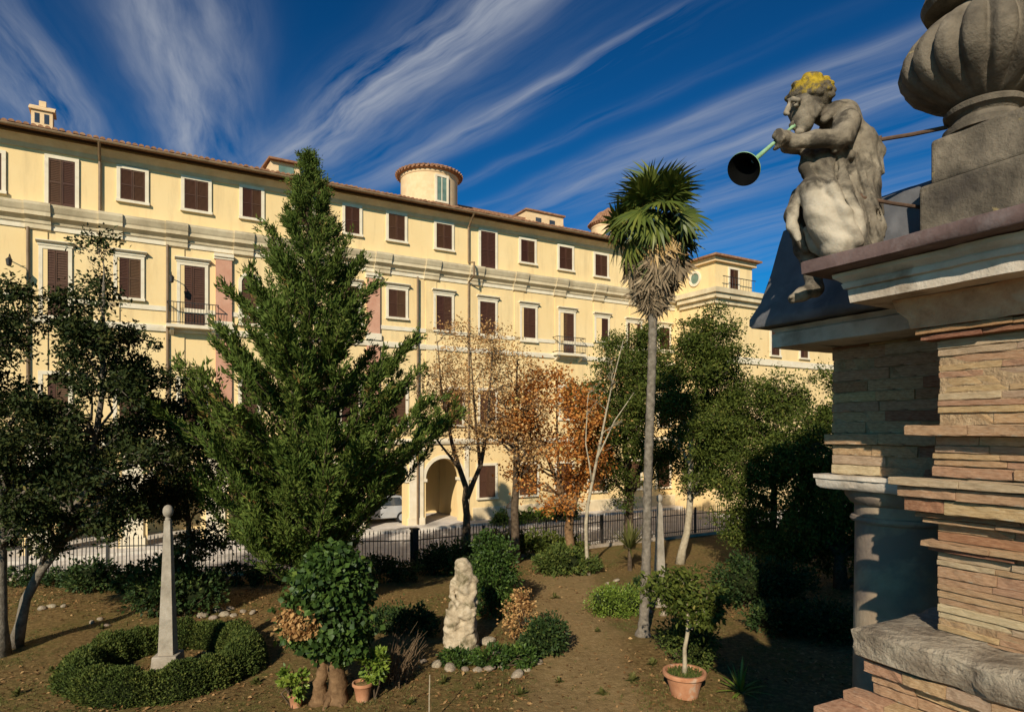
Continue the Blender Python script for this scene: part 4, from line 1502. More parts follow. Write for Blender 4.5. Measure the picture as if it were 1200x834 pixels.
    for i in range(4):
        b = hc + ax * (-.030 + .024 * i)
        L = [.95, 1.05, 1.0, .85][i]
        pts = [b + np.array([.018, 0, 0]) + upv * .030, b + upv * .036 * L - side * .012, b + upv * .006 - side * .036 * L, b - upv * .022 * L - side * .018, b - upv * .028 + side * .002]
        s.chain(pts, [.0125, .0125, .0118, .0108, .009], .005)
    s.chain([hc + np.array([.03, 0, -.012]), hc - upv * .030 - ax * .022 + side * .010, hc - upv * .032 - ax * .052], [.016, .014, .011], .008)
    # head: turned down to the horn
    Hc = p(948, 118, 3.355)
    s.ell(Hc, (.100, .098, .108), .02)
    s.chain([p(942, 130, 3.335), p(941, 147, 3.315)], [.078, .046], .02)
    s.ell(p(944, 140, 3.284), (.036, .030, .034), .032)        # puffed cheek
    s.ell(p(937, 141, 3.375), (.032, .030, .032), .03)
    s.chain([p(925.5, 119, 3.300), p(923, 128, 3.288), p(921, 132.5, 3.284)], [.010, .013, .0145], .014)
    s.ell(p(924, 134, 3.270), (.009, .009, .008), .006)
    s.chain([p(936, 117.5, 3.258), p(929, 116.5, 3.278), p(923, 117.5, 3.320)], [.011, .012, .011], .010)   # brow
    s.ell(p(931, 123.5, 3.262), (.018, .015, .011), .007, sub=True)
    s.ell(p(924.5, 124.5, 3.328), (.014, .014, .010), .007, sub=True)
    s.ell(p(932.5, 124, 3.272), (.013, .011, .009), .003)
    s.chain([p(929, 143.5, 3.284), p(927.5, 147, 3.282), p(930, 150.5, 3.286)], [.010, .0125, .011], .007)   # pursed lips
    s.ell(p(937, 155, 3.300), (.024, .024, .020), .012)
    s.chain([p(957, 123, 3.262), p(959.5, 129, 3.256), p(956, 136, 3.264)], [.012, .014, .010], .006)        # ear
    s.ell(p(956.5, 129, 3.243), (.007, .009, .011), .004, sub=True)
    # carved folds of the tunic: slanting ridges that widen towards the hem
    g = np.meshgrid(*s.ax, indexing='ij')
    top_, bot_ = p(990, 168, 3.35), p(990, 298, 3.25)
    tz = np.clip((top_[2] - g[2]) / (top_[2] - bot_[2]), 0, 1)
    left = p(966, 200, 3.3)[0]
    mask = np.clip((tz - .02) / .12, 0, 1) * np.clip((g[0] - left - .16 * tz + .02) / .04, 0, 1)
    ph = (g[0] * .75 - g[1] * .66 - .22 * (top_[2] - g[2])) * 2 * math.pi / .062
    wav = np.sin(ph + 1.3 * np.sin(g[2] * 9) + .8 * np.sin(g[2] * 23 + g[0] * 12)) + .4 * np.sin(2.1 * ph + g[2] * 15)
    s.F -= .0085 * mask * (.45 + .55 * tz) * wav
    # softer folds in the cloth over the bent leg
    lm = np.clip(1 - np.sqrt(((g[0] - p(966, 262, 3.2)[0]) / .16) ** 2 + ((g[2] - p(966, 262, 3.2)[2]) / .20) ** 2), 0, .5) * 2 * (1 - mask)
    s.F -= .0035 * lm * np.sin((g[2] * .9 + g[0] * .75) * 2 * math.pi / .07 + 1.5 * np.sin(g[0] * 18))
    s.rough(.0022, 32, 3, 3)
    for (x0, y0, x1, y1, d0, rr) in ((992, 178, 1004, 262, 3.222, .012), (1004, 172, 1018, 282, 3.222, .013), (980, 186, 986, 232, 3.238, .011), (1014, 168, 1030, 270, 3.25, .012),
                                     (986, 236, 996, 268, 3.19, .010), (962, 188, 972, 214, 3.255, .010)):
        s.chain([p(x0, y0, d0), p((x0 + x1) / 2 - 2, (y0 + y1) / 2, d0 - .004), p(x1, y1, d0)], [rr * .6, rr, rr * 1.1], .012, True)
    body = s.mesh('statue', org)
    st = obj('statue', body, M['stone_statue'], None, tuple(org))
    tag(st, 'weathered stone boy in a tunic blowing a horn on the portal corner', 'statue')
    # hair: cap of locks, overgrown with ochre lichen
    h = Sculpt(Hc - .17, Hc + .17, .0058)
    h.ell(Hc + np.array([.004, .0, .012]), (.108, .106, .106), .02)
    rg = np.random.default_rng(5)
    for i in range(85):
        v = rg.normal(size=3); v /= np.linalg.norm(v)
        if v[2] < -.30 or (v[0] < -.35 and v[2] < .16):
            continue
        c = Hc + np.array([.004, 0, .012]) + v * .103
        h.ell(c, (.024, .022, .017), .010)
    h.ell(Hc + np.array([-.095, -.03, -.075]), (.085, .115, .075), .012, sub=True)     # face opening
    h.ell(Hc + np.array([-.055, -.0, -.125]), (.115, .15, .085), .012, sub=True)
    h.ell(P(958, 131, 3.235), (.042, .042, .040), .01, sub=True)
    h.rough(.002, 60, 9, 2)
    global HAIR_Z
    HAIR_Z = float(Hc[2] - org[2] + .055)
    M['lichen'] = make_lichen()
    hr = obj('hair', h.mesh('hair', org), M['lichen'], st)
    hr['label'] = 'curly hair covered in ochre lichen'
    # the horn
    t = empty('horn', tuple(mth))
    tag(t, 'green patinated metal horn with wide dark bell held by the statue', 'horn')
    b = bel - mth
    q = Vector(b).to_track_quat('Z', 'Y').to_matrix().to_4x4()
    L = float(np.linalg.norm(b))
    tb = MB().lathe([(.013, -.02), (.010, 0), (.008, .02), (.0095, L * .5), (.011, L - .12)], 16, M=q)
    obj('tube', tb, M['verdigris'], t, smooth=True)
    bl = MB().lathe([(.011, L - .12), (.016, L - .085), (.030, L - .05), (.052, L - .018), (.072, L), (.075, L + .002), (.074, L + .006)], 40, M=q, cap=False)
    bo = obj('bell', bl, M['verdigris'], t, smooth=True)
    il = MB().lathe([(.010, L - .11), (.015, L - .082), (.028, L - .047), (.050, L - .014), (.070, L + .003), (.074, L + .0062)], 40, M=q, cap=False)
    obj('bell_lining', il, M['bell_shade'], bo, smooth=True)


build_statue()


# terrace the picture is taken from, and an unseen wing added to shade the garden on the right
def build_surroundings():
    t = obj('terrace', MB().box(-9, 2.35, -9, .75, -.05, 3.4), M['terrace'])
    t['kind'] = 'structure'
    r = empty('shade_wing', (2.27, 1.2, 0))
    tag(r, 'unseen plastered building wing added to shade the right of the garden', 'building')
    obj('wall', MB().box(0, 14, -11, 0, 0, 15.4), M['far_wall'], r)
    obj('roof', MB().extrude([(-11.5, 15.402), (.0, 15.402), (.0, 15.5), (-5.5, 16.8), (-11.5, 15.5)], 0.0, 14.4), M['tile'], r)
    for z in (5.5, 9.5, 12.6):
        for x in (3, 7, 11):
            w = obj('window', MB().box(x - .6, x + .6, -.02, .05, z, z + 1.7), M['white_plaster'], r)
            obj('shutter', MB().box(x - .45, x + .45, .052, .08, z + .15, z + 1.55), M['shutter'], w)


build_surroundings()



# ------------------------------------------------------------------ vegetation
def unit(a):
    return a / np.maximum(np.linalg.norm(a, axis=-1, keepdims=True), 1e-9)


def leaf_mesh(name, base, dirs, L, W, v, rng, fold=.22, origin=(0, 0, 0), upbias=0.0):
    """folded rhombic leaves: two triangles each"""
    n = len(base)
    dirs = unit(dirs)
    nr = rng.normal(size=(n, 3)); nr[:, 2] += upbias
    side = unit(np.cross(dirs, nr))
    nrm = np.cross(side, dirs)
    L = np.broadcast_to(np.asarray(L, float), (n,))[:, None]
    W = np.broadcast_to(np.asarray(W, float), (n,))[:, None]
    base = base - np.asarray(origin)
    mid = base + dirs * L * .45
    vs = np.stack([base, mid + side * W * .5 + nrm * W * fold, base + dirs * L, mid - side * W * .5 + nrm * W * fold], 1).reshape(-1, 3)
    k = np.arange(n) * 4
    tris = np.concatenate([np.stack([k, k + 1, k + 2], 1), np.stack([k, k + 2, k + 3], 1)])
    return mesh_np(name, vs, tris, np.repeat(v, 4))


def rand_ball(rng, n, shell=.45):
    d = unit(rng.normal(size=(n, 3)))
    r = rng.uniform(0, 1, n) ** shell
    return d * r[:, None]


def curve(a, b, rng, n=6, sag=0.0, jit=.06):
    a, b = np.asarray(a, float), np.asarray(b, float)
    L = np.linalg.norm(b - a)
    pts = []
    for i in range(n + 1):
        t = i / n
        q = a + (b - a) * t
        q = q + np.array([0, 0, 1]) * sag * L * math.sin(math.pi * t)
        if 0 < i < n:
            q = q + rng.normal(size=3) * jit * L / n
        pts.append(q)
    return pts


def tree(name, label, cat, group, base, trunks, clumps, nleaf, leaf, mats, seed, twig_n=7, sub=9, sig=.22, upbias=.6, outw=.5, gap=1.0):
    """trunks: list of polylines [(pt, r)...] relative to base; clumps: [(centre, (rx, ry, rz), weight)]"""
    rng = np.random.default_rng(seed)
    base = np.array([base[0], base[1], float(gz(base[0], base[1])) - .04])
    r = empty(name, tuple(base))
    tag(r, label, cat, group)
    mb = MB()
    nodes = []
    for tr in trunks:
        pts = [np.array(p, float) for p, _ in tr]
        rad = [q for _, q in tr]
        fp, fr = [], []
        for i in range(len(pts) - 1):
            for t in (0, .5):
                fp.append(pts[i] * (1 - t) + pts[i + 1] * t + (rng.normal(size=3) * rad[i] * .25 if i + t > 0 else 0))
                fr.append(rad[i] * (1 - t) + rad[i + 1] * t)
        fp.append(pts[-1]); fr.append(rad[-1])
        fr[0] *= 1.35
        mb.tube(fp, fr, 9)
        nodes += [(p, q) for p, q in zip(fp, fr)]
    B, D, V, Ls = [], [], [], []
    wsum = sum(c[2] for c in clumps)
    for (c, rr, w) in clumps:
        c = np.array(c, float); rr = np.array(rr, float)
        # limb from a trunk node below the clump
        cand = [(np.linalg.norm(c - p) + max(0, p[2] - c[2] + .25) * 3, p, q) for p, q in nodes]
        _, p, q = min(cand, key=lambda t: t[0])
        rb = max(.018, min(q * .55, .09))
        path = curve(p, c, rng, 5, .06, .25)
        mb.tube(path, list(np.linspace(rb, rb * .35, 6)), 5, False)
        n = int(nleaf * w / wsum)
        ns = max(3, int(sub * (1 + w)))
        subs = c + rand_ball(rng, ns, .42) * rr
        for s_ in subs[:twig_n]:
            mb.tube(curve(path[int(rng.integers(2, 6))], s_, rng, 3, .04, .2), [rb * .35, rb * .25, rb * .18, .006], 4, False)
        k = rng.integers(0, ns, n)
        sg = sig * rng.uniform(.6, 1.3, ns)
        pos = subs[k] + rng.normal(size=(n, 3)) * sg[k][:, None] * np.array([1, 1, .75])
        dr = unit(pos - c) * outw + rng.normal(size=(n, 3)) * .7 + np.array([0, 0, -.05])
        B.append(pos); D.append(dr)
        V.append(np.clip(rng.normal(.42, .20, n) + (rng.normal(0, .13, ns))[k], 0, 1))
        Ls.append(rng.uniform(.65, 1.25, n))
    obj('trunk', mb, mats[0], r, smooth='all')
    B, D, V, Ls = np.concatenate(B), np.concatenate(D), np.concatenate(V), np.concatenate(Ls)
    cr = obj('crown', leaf_mesh('crown', B, D, Ls * leaf[0], Ls * leaf[1], V, rng, upbias=upbias), mats[1], r)
    return r


def env_clumps(rng, prof, n, cr, cx=0.0, cy=0.0, flat=1.0, zj=.2):
    """clump centres spread through a crown whose radius over height is prof [(z, r)]"""
    zs = np.array([p[0] for p in prof]); rs = np.array([p[1] for p in prof])
    out = []
    w = rs ** 1.3
    cdf = np.cumsum(np.interp(np.linspace(zs[0], zs[-1], 200), zs, w)); cdf /= cdf[-1]
    for i in range(n):
        z = np.interp((i + rng.uniform(0, 1)) / n, cdf, np.linspace(zs[0], zs[-1], 200))
        R_ = np.interp(z, zs, rs)
        a = rng.uniform(0, 2 * math.pi) + i * 2.4
        q = R_ * rng.uniform(.15, 1) ** .6
        s = cr * rng.uniform(.7, 1.25) * min(1, .45 + R_ / max(rs))
        q = max(0, min(q, R_ - s * .5))
        out.append(((cx + q * math.cos(a), cy + q * math.sin(a) * flat, z + rng.normal(0, zj)), (s, s, s * .8), s ** 2))
    return out


# --- two dark holm oaks at the left
rg = np.random.default_rng(21)
bx, by = G(40, 757)
tree('holm_oak', 'dark green holm oak with leaning trunk and pointed leafy top beside the obelisk', 'tree', 'trees in the garden', (bx, by),
     [[((-.45, 0, 0), .13), ((-.25, .1, 1.1), .11), ((.35, .3, 2.4), .10), ((1.0, .4, 3.8), .09), ((1.25, .5, 6.0), .06), ((1.3, .5, 8.6), .03)]],
     env_clumps(rg, [(2.3, 1.0), (3.2, 1.9), (4.4, 2.0), (5.6, 1.7), (7.0, 1.25), (8.4, .65), (9.9, .15)], 46, .55, 1.2, .5), 38000, (.115, .056), (M['bark_grey'], M['leaf_oak']), 3, sub=9, sig=.14)
bx, by = G(2, 768)
tree('holm_oak', 'dark green holm oak with upright grey trunk at the edge of the earth', 'tree', 'trees in the garden', (bx, by),
     [[((0, 0, 0), .15), ((-.05, .05, 1.5), .13), ((-.1, .1, 3.2), .11), ((-.5, .1, 5.5), .07), ((-.6, .2, 8.0), .03)]],
     env_clumps(rg, [(2.6, 1.3), (3.5, 2.2), (4.8, 2.3), (6.2, 1.9), (7.4, 1.2), (8.4, .4)], 46, .58, -.55, .1), 40000, (.115, .056), (M['bark_grey'], M['leaf_oak']), 4, sub=9, sig=.145)

bx, by = (222 - 600) / F_PX * 18.6, 18.6
tree('holm_oak', 'small dark holm oak between the conifer and the ringed obelisk', 'tree', 'trees in the garden', (bx, by),
     [[((0, 0, 0), .10), ((.05, 0, 1.6), .085), ((-.1, 0, 3.2), .06), ((-.2, 0, 6.4), .02)]],
     env_clumps(rg, [(1.9, .6), (2.8, 1.2), (4.2, 1.45), (5.4, 1.1), (6.6, .4)], 26, .52), 17000, (.115, .056), (M['bark_grey'], M['leaf_oak']), 14, sub=9, sig=.16)

# --- the big conifer
def conifer():
    rng = np.random.default_rng(31)
    d = 17.5
    x = (362 - 600) / F_PX * d
    H = 13.9
    r = empty('conifer', (x, d, -.03))
    r.scale = (.875, .875, .915)
    tag(r, 'tall pyramidal green conifer with upswept branch tips before the palace', 'tree', 'trees in the garden')
    mb = MB()
    zz = np.linspace(0, H - .15, 16)
    mb.tube([(rng.normal(0, .02), rng.normal(0, .02), z) for z in zz], list(np.interp(zz, [0, 1, 8, H], [.30, .24, .13, .015])), 9)
    pz = [1.6, 2.2, 3.06, 4.07, 5.0, 5.6, 6.85, 8.1, 9.4, 10.6, 11.9, 13.2, 13.9]
    pr = [1.0, 1.7, 2.45, 3.3, 3.9, 4.2, 3.95, 3.2, 2.4, 1.65, .85, .30, .06]
    B, D, V, Ls = [], [], [], []
    nb = 330
    for i in range(nb):
        z = 1.7 + (H - 1.9) * ((i + rng.uniform()) / nb) ** 1.15
        R_ = np.interp(z, pz, pr) * (rng.uniform(.50, .98) if rng.uniform() > .16 else rng.uniform(1.0, 1.20))
        a = i * 2.39996 + rng.normal(0, .25)
        ca, sa = math.cos(a), math.sin(a)
        if z < 4.8:
            R_ *= 1 - .22 * max(0, ca)
        rise = rng.uniform(.42, .85) if z > 2.6 else rng.uniform(-.02, .35)
        z0 = max(.9, z - R_ * rise)
        pts = []
        for t in np.linspace(0, 1, 7):
            q = R_ * t
            pts.append(np.array([q * ca, q * sa, z0 + (z - z0) * (t ** 1.7) - .10 * math.sin(math.pi * t) * R_ * .35]) + rng.normal(size=3) * .03 * t)
        mb.tube(pts, list(np.linspace(.012 + .012 * R_, .006, 7)), 4, False)
        pts = np.array(pts)
        # side sprays
        ns = int(7 + R_ * 7)
        tone = rng.normal(0, .10)
        for k in range(ns):
            t = rng.uniform(.18, 1) ** .7
            f = t * 6; i0 = min(int(f), 5)
            p = pts[i0] + (pts[i0 + 1] - pts[i0]) * (f - i0)
            tang = unit(pts[i0 + 1] - pts[i0])
            sd_ = np.array([-sa, ca, 0]) * rng.choice([-1, 1])
            dr = unit(tang * rng.uniform(.6, 1.1) + sd_ * rng.uniform(.1, .9) + np.array([0, 0, rng.uniform(-.2, .75)]))
            ln = rng.uniform(.35, .80) * (1.1 - .35 * t) * min(1, .35 + R_ / 2.5)
            m = int(19 + 14 * rng.uniform())
            tt = rng.uniform(.05, 1, m)
            pos = p + dr * (tt * ln)[:, None] + rng.normal(size=(m, 3)) * .045
            dd = dr + rng.normal(size=(m, 3)) * .42 + np.array([0, 0, .12])
            B.append(pos); D.append(dd)
            V.append(np.clip(rng.normal(.45, .14, m) + tone + (.5 if rng.uniform() < .012 else 0), 0, 1))
            Ls.append(rng.uniform(.7, 1.25, m) * min(1, .55 + R_ / 5))
    obj('trunk', mb, M['bark'], r, smooth='all')
    B, D, V, Ls = map(np.concatenate, (B, D, V, Ls))
    obj('crown', leaf_mesh('crown', B, D, Ls * .17, Ls * .048, V, rng, fold=.3, upbias=.3), M['leaf_conifer'], r)


conifer()

# --- sparse autumn tree with bare fork
rg = np.random.default_rng(41)
GT = 'trees in the garden'
bx, by = (548 - 600) / F_PX * 23.6, 23.6
tree('autumn_tree', 'slender forked tree almost bare with thin dry brown leaves', 'tree', GT, (bx, by),
     [[((0, 0, 0), .16), ((-.05, 0, 2.0), .13), ((-.1, 0, 3.0), .11), ((-.55, .1, 4.6), .07), ((-1.0, .1, 6.8), .035), ((-1.1, 0, 8.3), .015)],
      [((-.05, 0, 2.6), .10), ((.5, .1, 3.8), .08), ((.75, .1, 5.4), .055), ((.9, .1, 7.6), .03), ((1.0, 0, 8.9), .012)],
      [((-.25, 0, 3.6), .06), ((-1.0, -.1, 4.6), .04), ((-1.7, -.1, 5.6), .015)],
      [((.45, .1, 3.8), .06), ((.25, .2, 5.6), .045), ((.1, .2, 8.0), .015)]],
     env_clumps(rg, [(4.6, .8), (5.8, 1.8), (7.2, 2.0), (8.4, 1.4), (9.2, .5)], 34, .70), 7400, (.10, .06), (M['bark'], M['leaf_dry']), 5, twig_n=12, sub=12, sig=.24)
# --- orange tree
bx, by = (668 - 600) / F_PX * 25.2, 25.2
tree('autumn_tree', 'tree with dense rusty orange autumn leaves and forking brown trunk', 'tree', GT, (bx, by),
     [[((0, 0, 0), .20), ((-.05, 0, 1.2), .17), ((0, 0, 1.9), .15), ((-.6, 0, 3.2), .09), ((-1.2, .1, 5.0), .05), ((-1.5, .1, 6.6), .02)],
      [((0, 0, 1.7), .13), ((.45, 0, 2.9), .09), ((.6, 0, 4.6), .055), ((.5, 0, 6.6), .02)],
      [((-.3, 0, 2.6), .08), ((-.5, .2, 4.2), .055), ((-.5, .2, 6.9), .02)]],
     env_clumps(rg, [(2.4, .9), (3.2, 1.9), (4.6, 2.2), (5.8, 2.0), (7.0, 1.2), (7.6, .5)], 40, .58, -.75), 9800, (.13, .095), (M['bark_brown'], M['leaf_orange']), 6, sub=11, sig=.23)
# --- dark trunk with a thin brown crown beside it
bx, by = (604 - 600) / F_PX * 24.6, 24.6
tree('autumn_tree', 'straight dark trunk with thin brown crown beside the lantern', 'tree', GT, (bx, by),
     [[((0, 0, 0), .17), ((0, 0, 2), .15), ((.05, 0, 4.2), .11), ((.05, 0, 6.6), .05), ((.1, 0, 8.0), .02)]],
     env_clumps(rg, [(3.4, .7), (4.6, 1.4), (6.2, 1.5), (7.6, 1.0), (8.2, .3)], 22, .55), 3200, (.11, .075), (M['bark'], M['leaf_dry']), 7, sub=10, sig=.22)
# --- pale bare sapling
bx, by = (690 - 600) / F_PX * 22.5, 22.5
tree('bare_tree', 'thin pale bare tree with a few twigs before the evergreens', 'tree', GT, (bx, by),
     [[((0, 0, 0), .07), ((-.1, 0, 1.8), .06), ((.05, 0, 3.0), .055), ((.45, 0, 4.9), .04), ((.8, 0, 6.6), .022), ((1.2, 0, 8.2), .010)],
      [((.25, 0, 4.0), .03), ((.9, 0, 5.4), .022), ((1.6, .1, 6.4), .008)],
      [((.1, 0, 3.3), .03), ((-.1, 0, 4.6), .022), ((-.05, 0, 6.0), .008)]],
     env_clumps(rg, [(4.5, .4), (6.0, 1.0), (7.4, .8)], 8, .5, .6), 220, (.09, .05), (M['bark_pale'], M['leaf_dry']), 8, twig_n=9, sub=8)
# --- evergreens on the right
bx, by = (738 - 600) / F_PX * 27.6, 27.6
tree('evergreen_tree', 'broad dark evergreen tree behind the palm trunk', 'tree', GT, (bx, by),
     [[((0, 0, 0), .20), ((0, 0, 2.2), .16), ((-.2, 0, 4.5), .11), ((-.3, 0, 8.3), .03)], [((0, 0, 2.2), .11), ((.7, 0, 4.2), .07), ((.9, 0, 7), .03)]],
     env_clumps(rg, [(2.6, .9), (3.6, 1.9), (5.4, 2.4), (7.2, 2.3), (8.4, 1.6), (9.4, .6)], 52, .70), 54000, (.12, .06), (M['bark'], M['leaf_ever']), 9, sub=10, sig=.20)
bx, by = (800 - 600) / F_PX * 24.4, 24.4
tree('evergreen_tree', 'evergreen tree with pale leaning trunk and rounded crown beside the palm', 'tree', GT, (bx, by),
     [[((-.1, 0, 0), .15), ((.15, 0, 1.2), .13), ((.3, 0, 2.6), .12), ((.35, 0, 5.0), .09), ((.75, 0, 9.0), .02)], [((.3, 0, 2.6), .08), ((1.2, 0, 4.5), .06), ((1.6, 0, 6.6), .02)]],
     env_clumps(rg, [(3.0, .8), (3.9, 1.6), (5.6, 2.0), (7.2, 1.75), (8.6, 1.15), (9.4, .45)], 52, .66, .75), 58000, (.115, .058), (M['bark_pale'], M['leaf_ever']), 10, sub=10, sig=.19)
bx, by = (905 - 600) / F_PX * 22.5, 22.5
tree('evergreen_tree', 'low bushy evergreen tree with shaded foot near the portal column', 'tree', GT, (bx, by),
     [[((0, 0, 0), .16), ((0, 0, 1.5), .13), ((.1, 0, 3.2), .09), ((.2, 0, 6.0), .02)], [((0, 0, 1.2), .1), ((.9, 0, 2.8), .06), ((1.3, 0, 5.0), .02)]],
     env_clumps(rg, [(.5, 1.0), (1.4, 1.9), (3.0, 2.2), (4.6, 2.0), (5.8, 1.3), (6.9, .4)], 52, .66, .3), 52000, (.11, .055), (M['bark'], M['leaf_ever']), 11, sub=10, sig=.19)
bx, by = (985 - 600) / F_PX * 20.5, 20.5
tree('evergreen_tree', 'dark evergreen tree partly hidden by the portal brickwork', 'tree', GT, (bx, by),
     [[((0, 0, 0), .18), ((0, 0, 2), .14), ((0, 0, 6.5), .03)]],
     env_clumps(rg, [(.4, 1.1), (1.6, 1.9), (3.4, 2.1), (5.2, 1.7), (6.4, .9), (7.2, .3)], 46, .68), 44000, (.11, .055), (M['bark'], M['leaf_ever']), 12, sub=10, sig=.19)
bx, by = (1085 - 600) / F_PX * 19.5, 19.5
tree('evergreen_tree', 'dark evergreen tree showing between column and brick pier', 'tree', GT, (bx, by),
     [[((0, 0, 0), .18), ((0, 0, 2), .14), ((0, 0, 5.5), .03)]],
     env_clumps(rg, [(.4, 1.0), (1.6, 1.6), (3.4, 1.8), (5.0, 1.3), (6.2, .4)], 26, .66), 20000, (.11, .055), (M['bark'], M['leaf_dark']), 13, sub=10, sig=.19)


# --- palm
def palm():
    rng = np.random.default_rng(51)
    d = 15.8
    x = (753 - 600) / F_PX * d
    r = empty('palm_tree', (x, d, -.05))
    tag(r, 'tall fan palm with shaggy skirt of dead fronds', 'palm tree', GT)
    top = np.array([.30, 0, 10.05])
    mb = MB()
    zz = np.linspace(0, 10.0, 90)
    mb.tube([(.30 * (z / 10) ** .8 + .015 * math.sin(z * 1.1), .02 * math.sin(z), z) for z in zz],
            [(.20 if z < .15 else np.interp(z, [0, .6, 3, 8, 10], [.15, .12, .108, .104, .14])) * (1 + (.07 if i % 3 == 0 else -.03)) for i, z in enumerate(zz)], 12)
    obj('trunk', mb, M['bark_grey'], r, smooth='all')

    def fan(seed, dead, bnd=48):
        rg = np.random.default_rng(seed)
        V, Fc, C = [], [], []
        def strip(pts, ws, nrm, val):
            o = len(V)
            for p, w in zip(pts, ws):
                V.append(p - w); V.append(p + w)
                C.extend([val, val])
            for i in range(len(pts) - 1):
                Fc.append((o + 2 * i, o + 2 * i + 1, o + 2 * i + 3, o + 2 * i + 2))
        pl = .62 if not dead else .30
        strip([np.array([0, 0, 0.]), np.array([pl * .5, 0, .03]), np.array([pl, 0, 0])], [np.array([0, .018, 0]), np.array([0, .013, 0]), np.array([0, .010, 0])], None, .9 if not dead else .6)
        n = 24 if not dead else 15
        spread = R(132) if not dead else R(62)
        bend = R(bnd) if not dead else R(4)
        for i in range(n):
            a = spread * (i / (n - 1) - .5) * 2
            L = (.72 - .20 * abs(a) / R(132)) * rg.uniform(.92, 1.06) if not dead else rg.uniform(.5, .95)
            fx = np.array([math.cos(bend), 0, -math.sin(bend)]); up = np.array([math.sin(bend), 0, math.cos(bend)])
            dr = fx * math.cos(a) + np.array([0, 1., 0]) * math.sin(a)
            sd_ = np.cross(up, dr)
            fold = .35 * (1 if i % 2 else -1)
            droop = rg.uniform(.15, .45) if not dead else rg.uniform(-.15, .3)
            c = np.array([pl, 0, 0.])
            pts, ws = [], []
            for t, w in ((0.02, .012), (.30, .036), (.60, .034), (.82, .017), (1.0, .002)):
                z = -droop * L * max(0, t - .5) ** 1.3 * 2.0 - .16 * abs(math.sin(a)) ** 2 * t * L
                pts.append(c + dr * L * t + up * z * .6 + np.array([0, 0, z * .5]))
                ws.append((sd_ + up * fold) * w)
            strip(pts, ws, None, np.clip(rg.normal(.45 if not dead else .5, .17) + (.12 if not dead else 0) * math.cos(a * 2), 0, 1))
        return mesh_np('frond', np.array(V), np.array(Fc), np.array(C))
    live = [fan(60 + i, False) for i in range(5)]
    upper = [fan(70 + i, False, 14) for i in range(4)]
    dead = [fan(80 + i, True) for i in range(6)]
    for me in dead:
        me.materials.append(M['palm_dead'])
    for i in range(44):
        t = i / 43
        az = i * 2.39996 + rng.normal(0, .2)
        el = R(np.interp(t, [0, .25, .6, 1], [-40, 0, 38, 80])) + rng.normal(0, .16)
        o = obj('frond', live[i % 5] if t < .58 else upper[i % 4], M['palm_leaf'], r)
        o.location = top + np.array([.08 * math.cos(az), .08 * math.sin(az), -.25 + .55 * t])
        q = Matrix.Rotation(az, 4, 'Z') @ Matrix.Rotation(-el, 4, 'Y') @ Matrix.Rotation(rng.normal(0, .45), 4, 'X')
        o.rotation_euler = q.to_euler()
        sc = rng.uniform(.92, 1.22)
        o.scale = (sc, sc, sc)
    for i in range(230):
        t = i / 229
        az = i * 2.39996 + rng.normal(0, .25)
        z = 10.05 - 1.62 * t
        rad = np.interp(z - .35, [7.95, 8.2, 8.55, 9.0, 9.4, 9.8], [.14, .28, .52, .66, .64, .40]) * rng.uniform(.62, 1.04)
        o = obj('dead_frond', dead[i % 6], None, r)
        cx = .30 * ((z / 10) ** .8)
        o.location = (cx + rad * math.cos(az), rad * math.sin(az), z)
        el = R(np.interp(t, [0, .3, .6, 1], [-72, -84, -94, -102])) + rng.normal(0, .07)
        q = Matrix.Rotation(az, 4, 'Z') @ Matrix.Rotation(-el, 4, 'Y') @ Matrix.Rotation(rng.normal(0, .3), 4, 'X')
        o.rotation_euler = q.to_euler()
        sc = rng.uniform(.52, .80)
        o.scale = (sc, sc, sc)
        o.material_slots[0].link = 'OBJECT'
        o.material_slots[0].material = M['palm_straw'] if t < .26 else M['palm_dead']


palm()


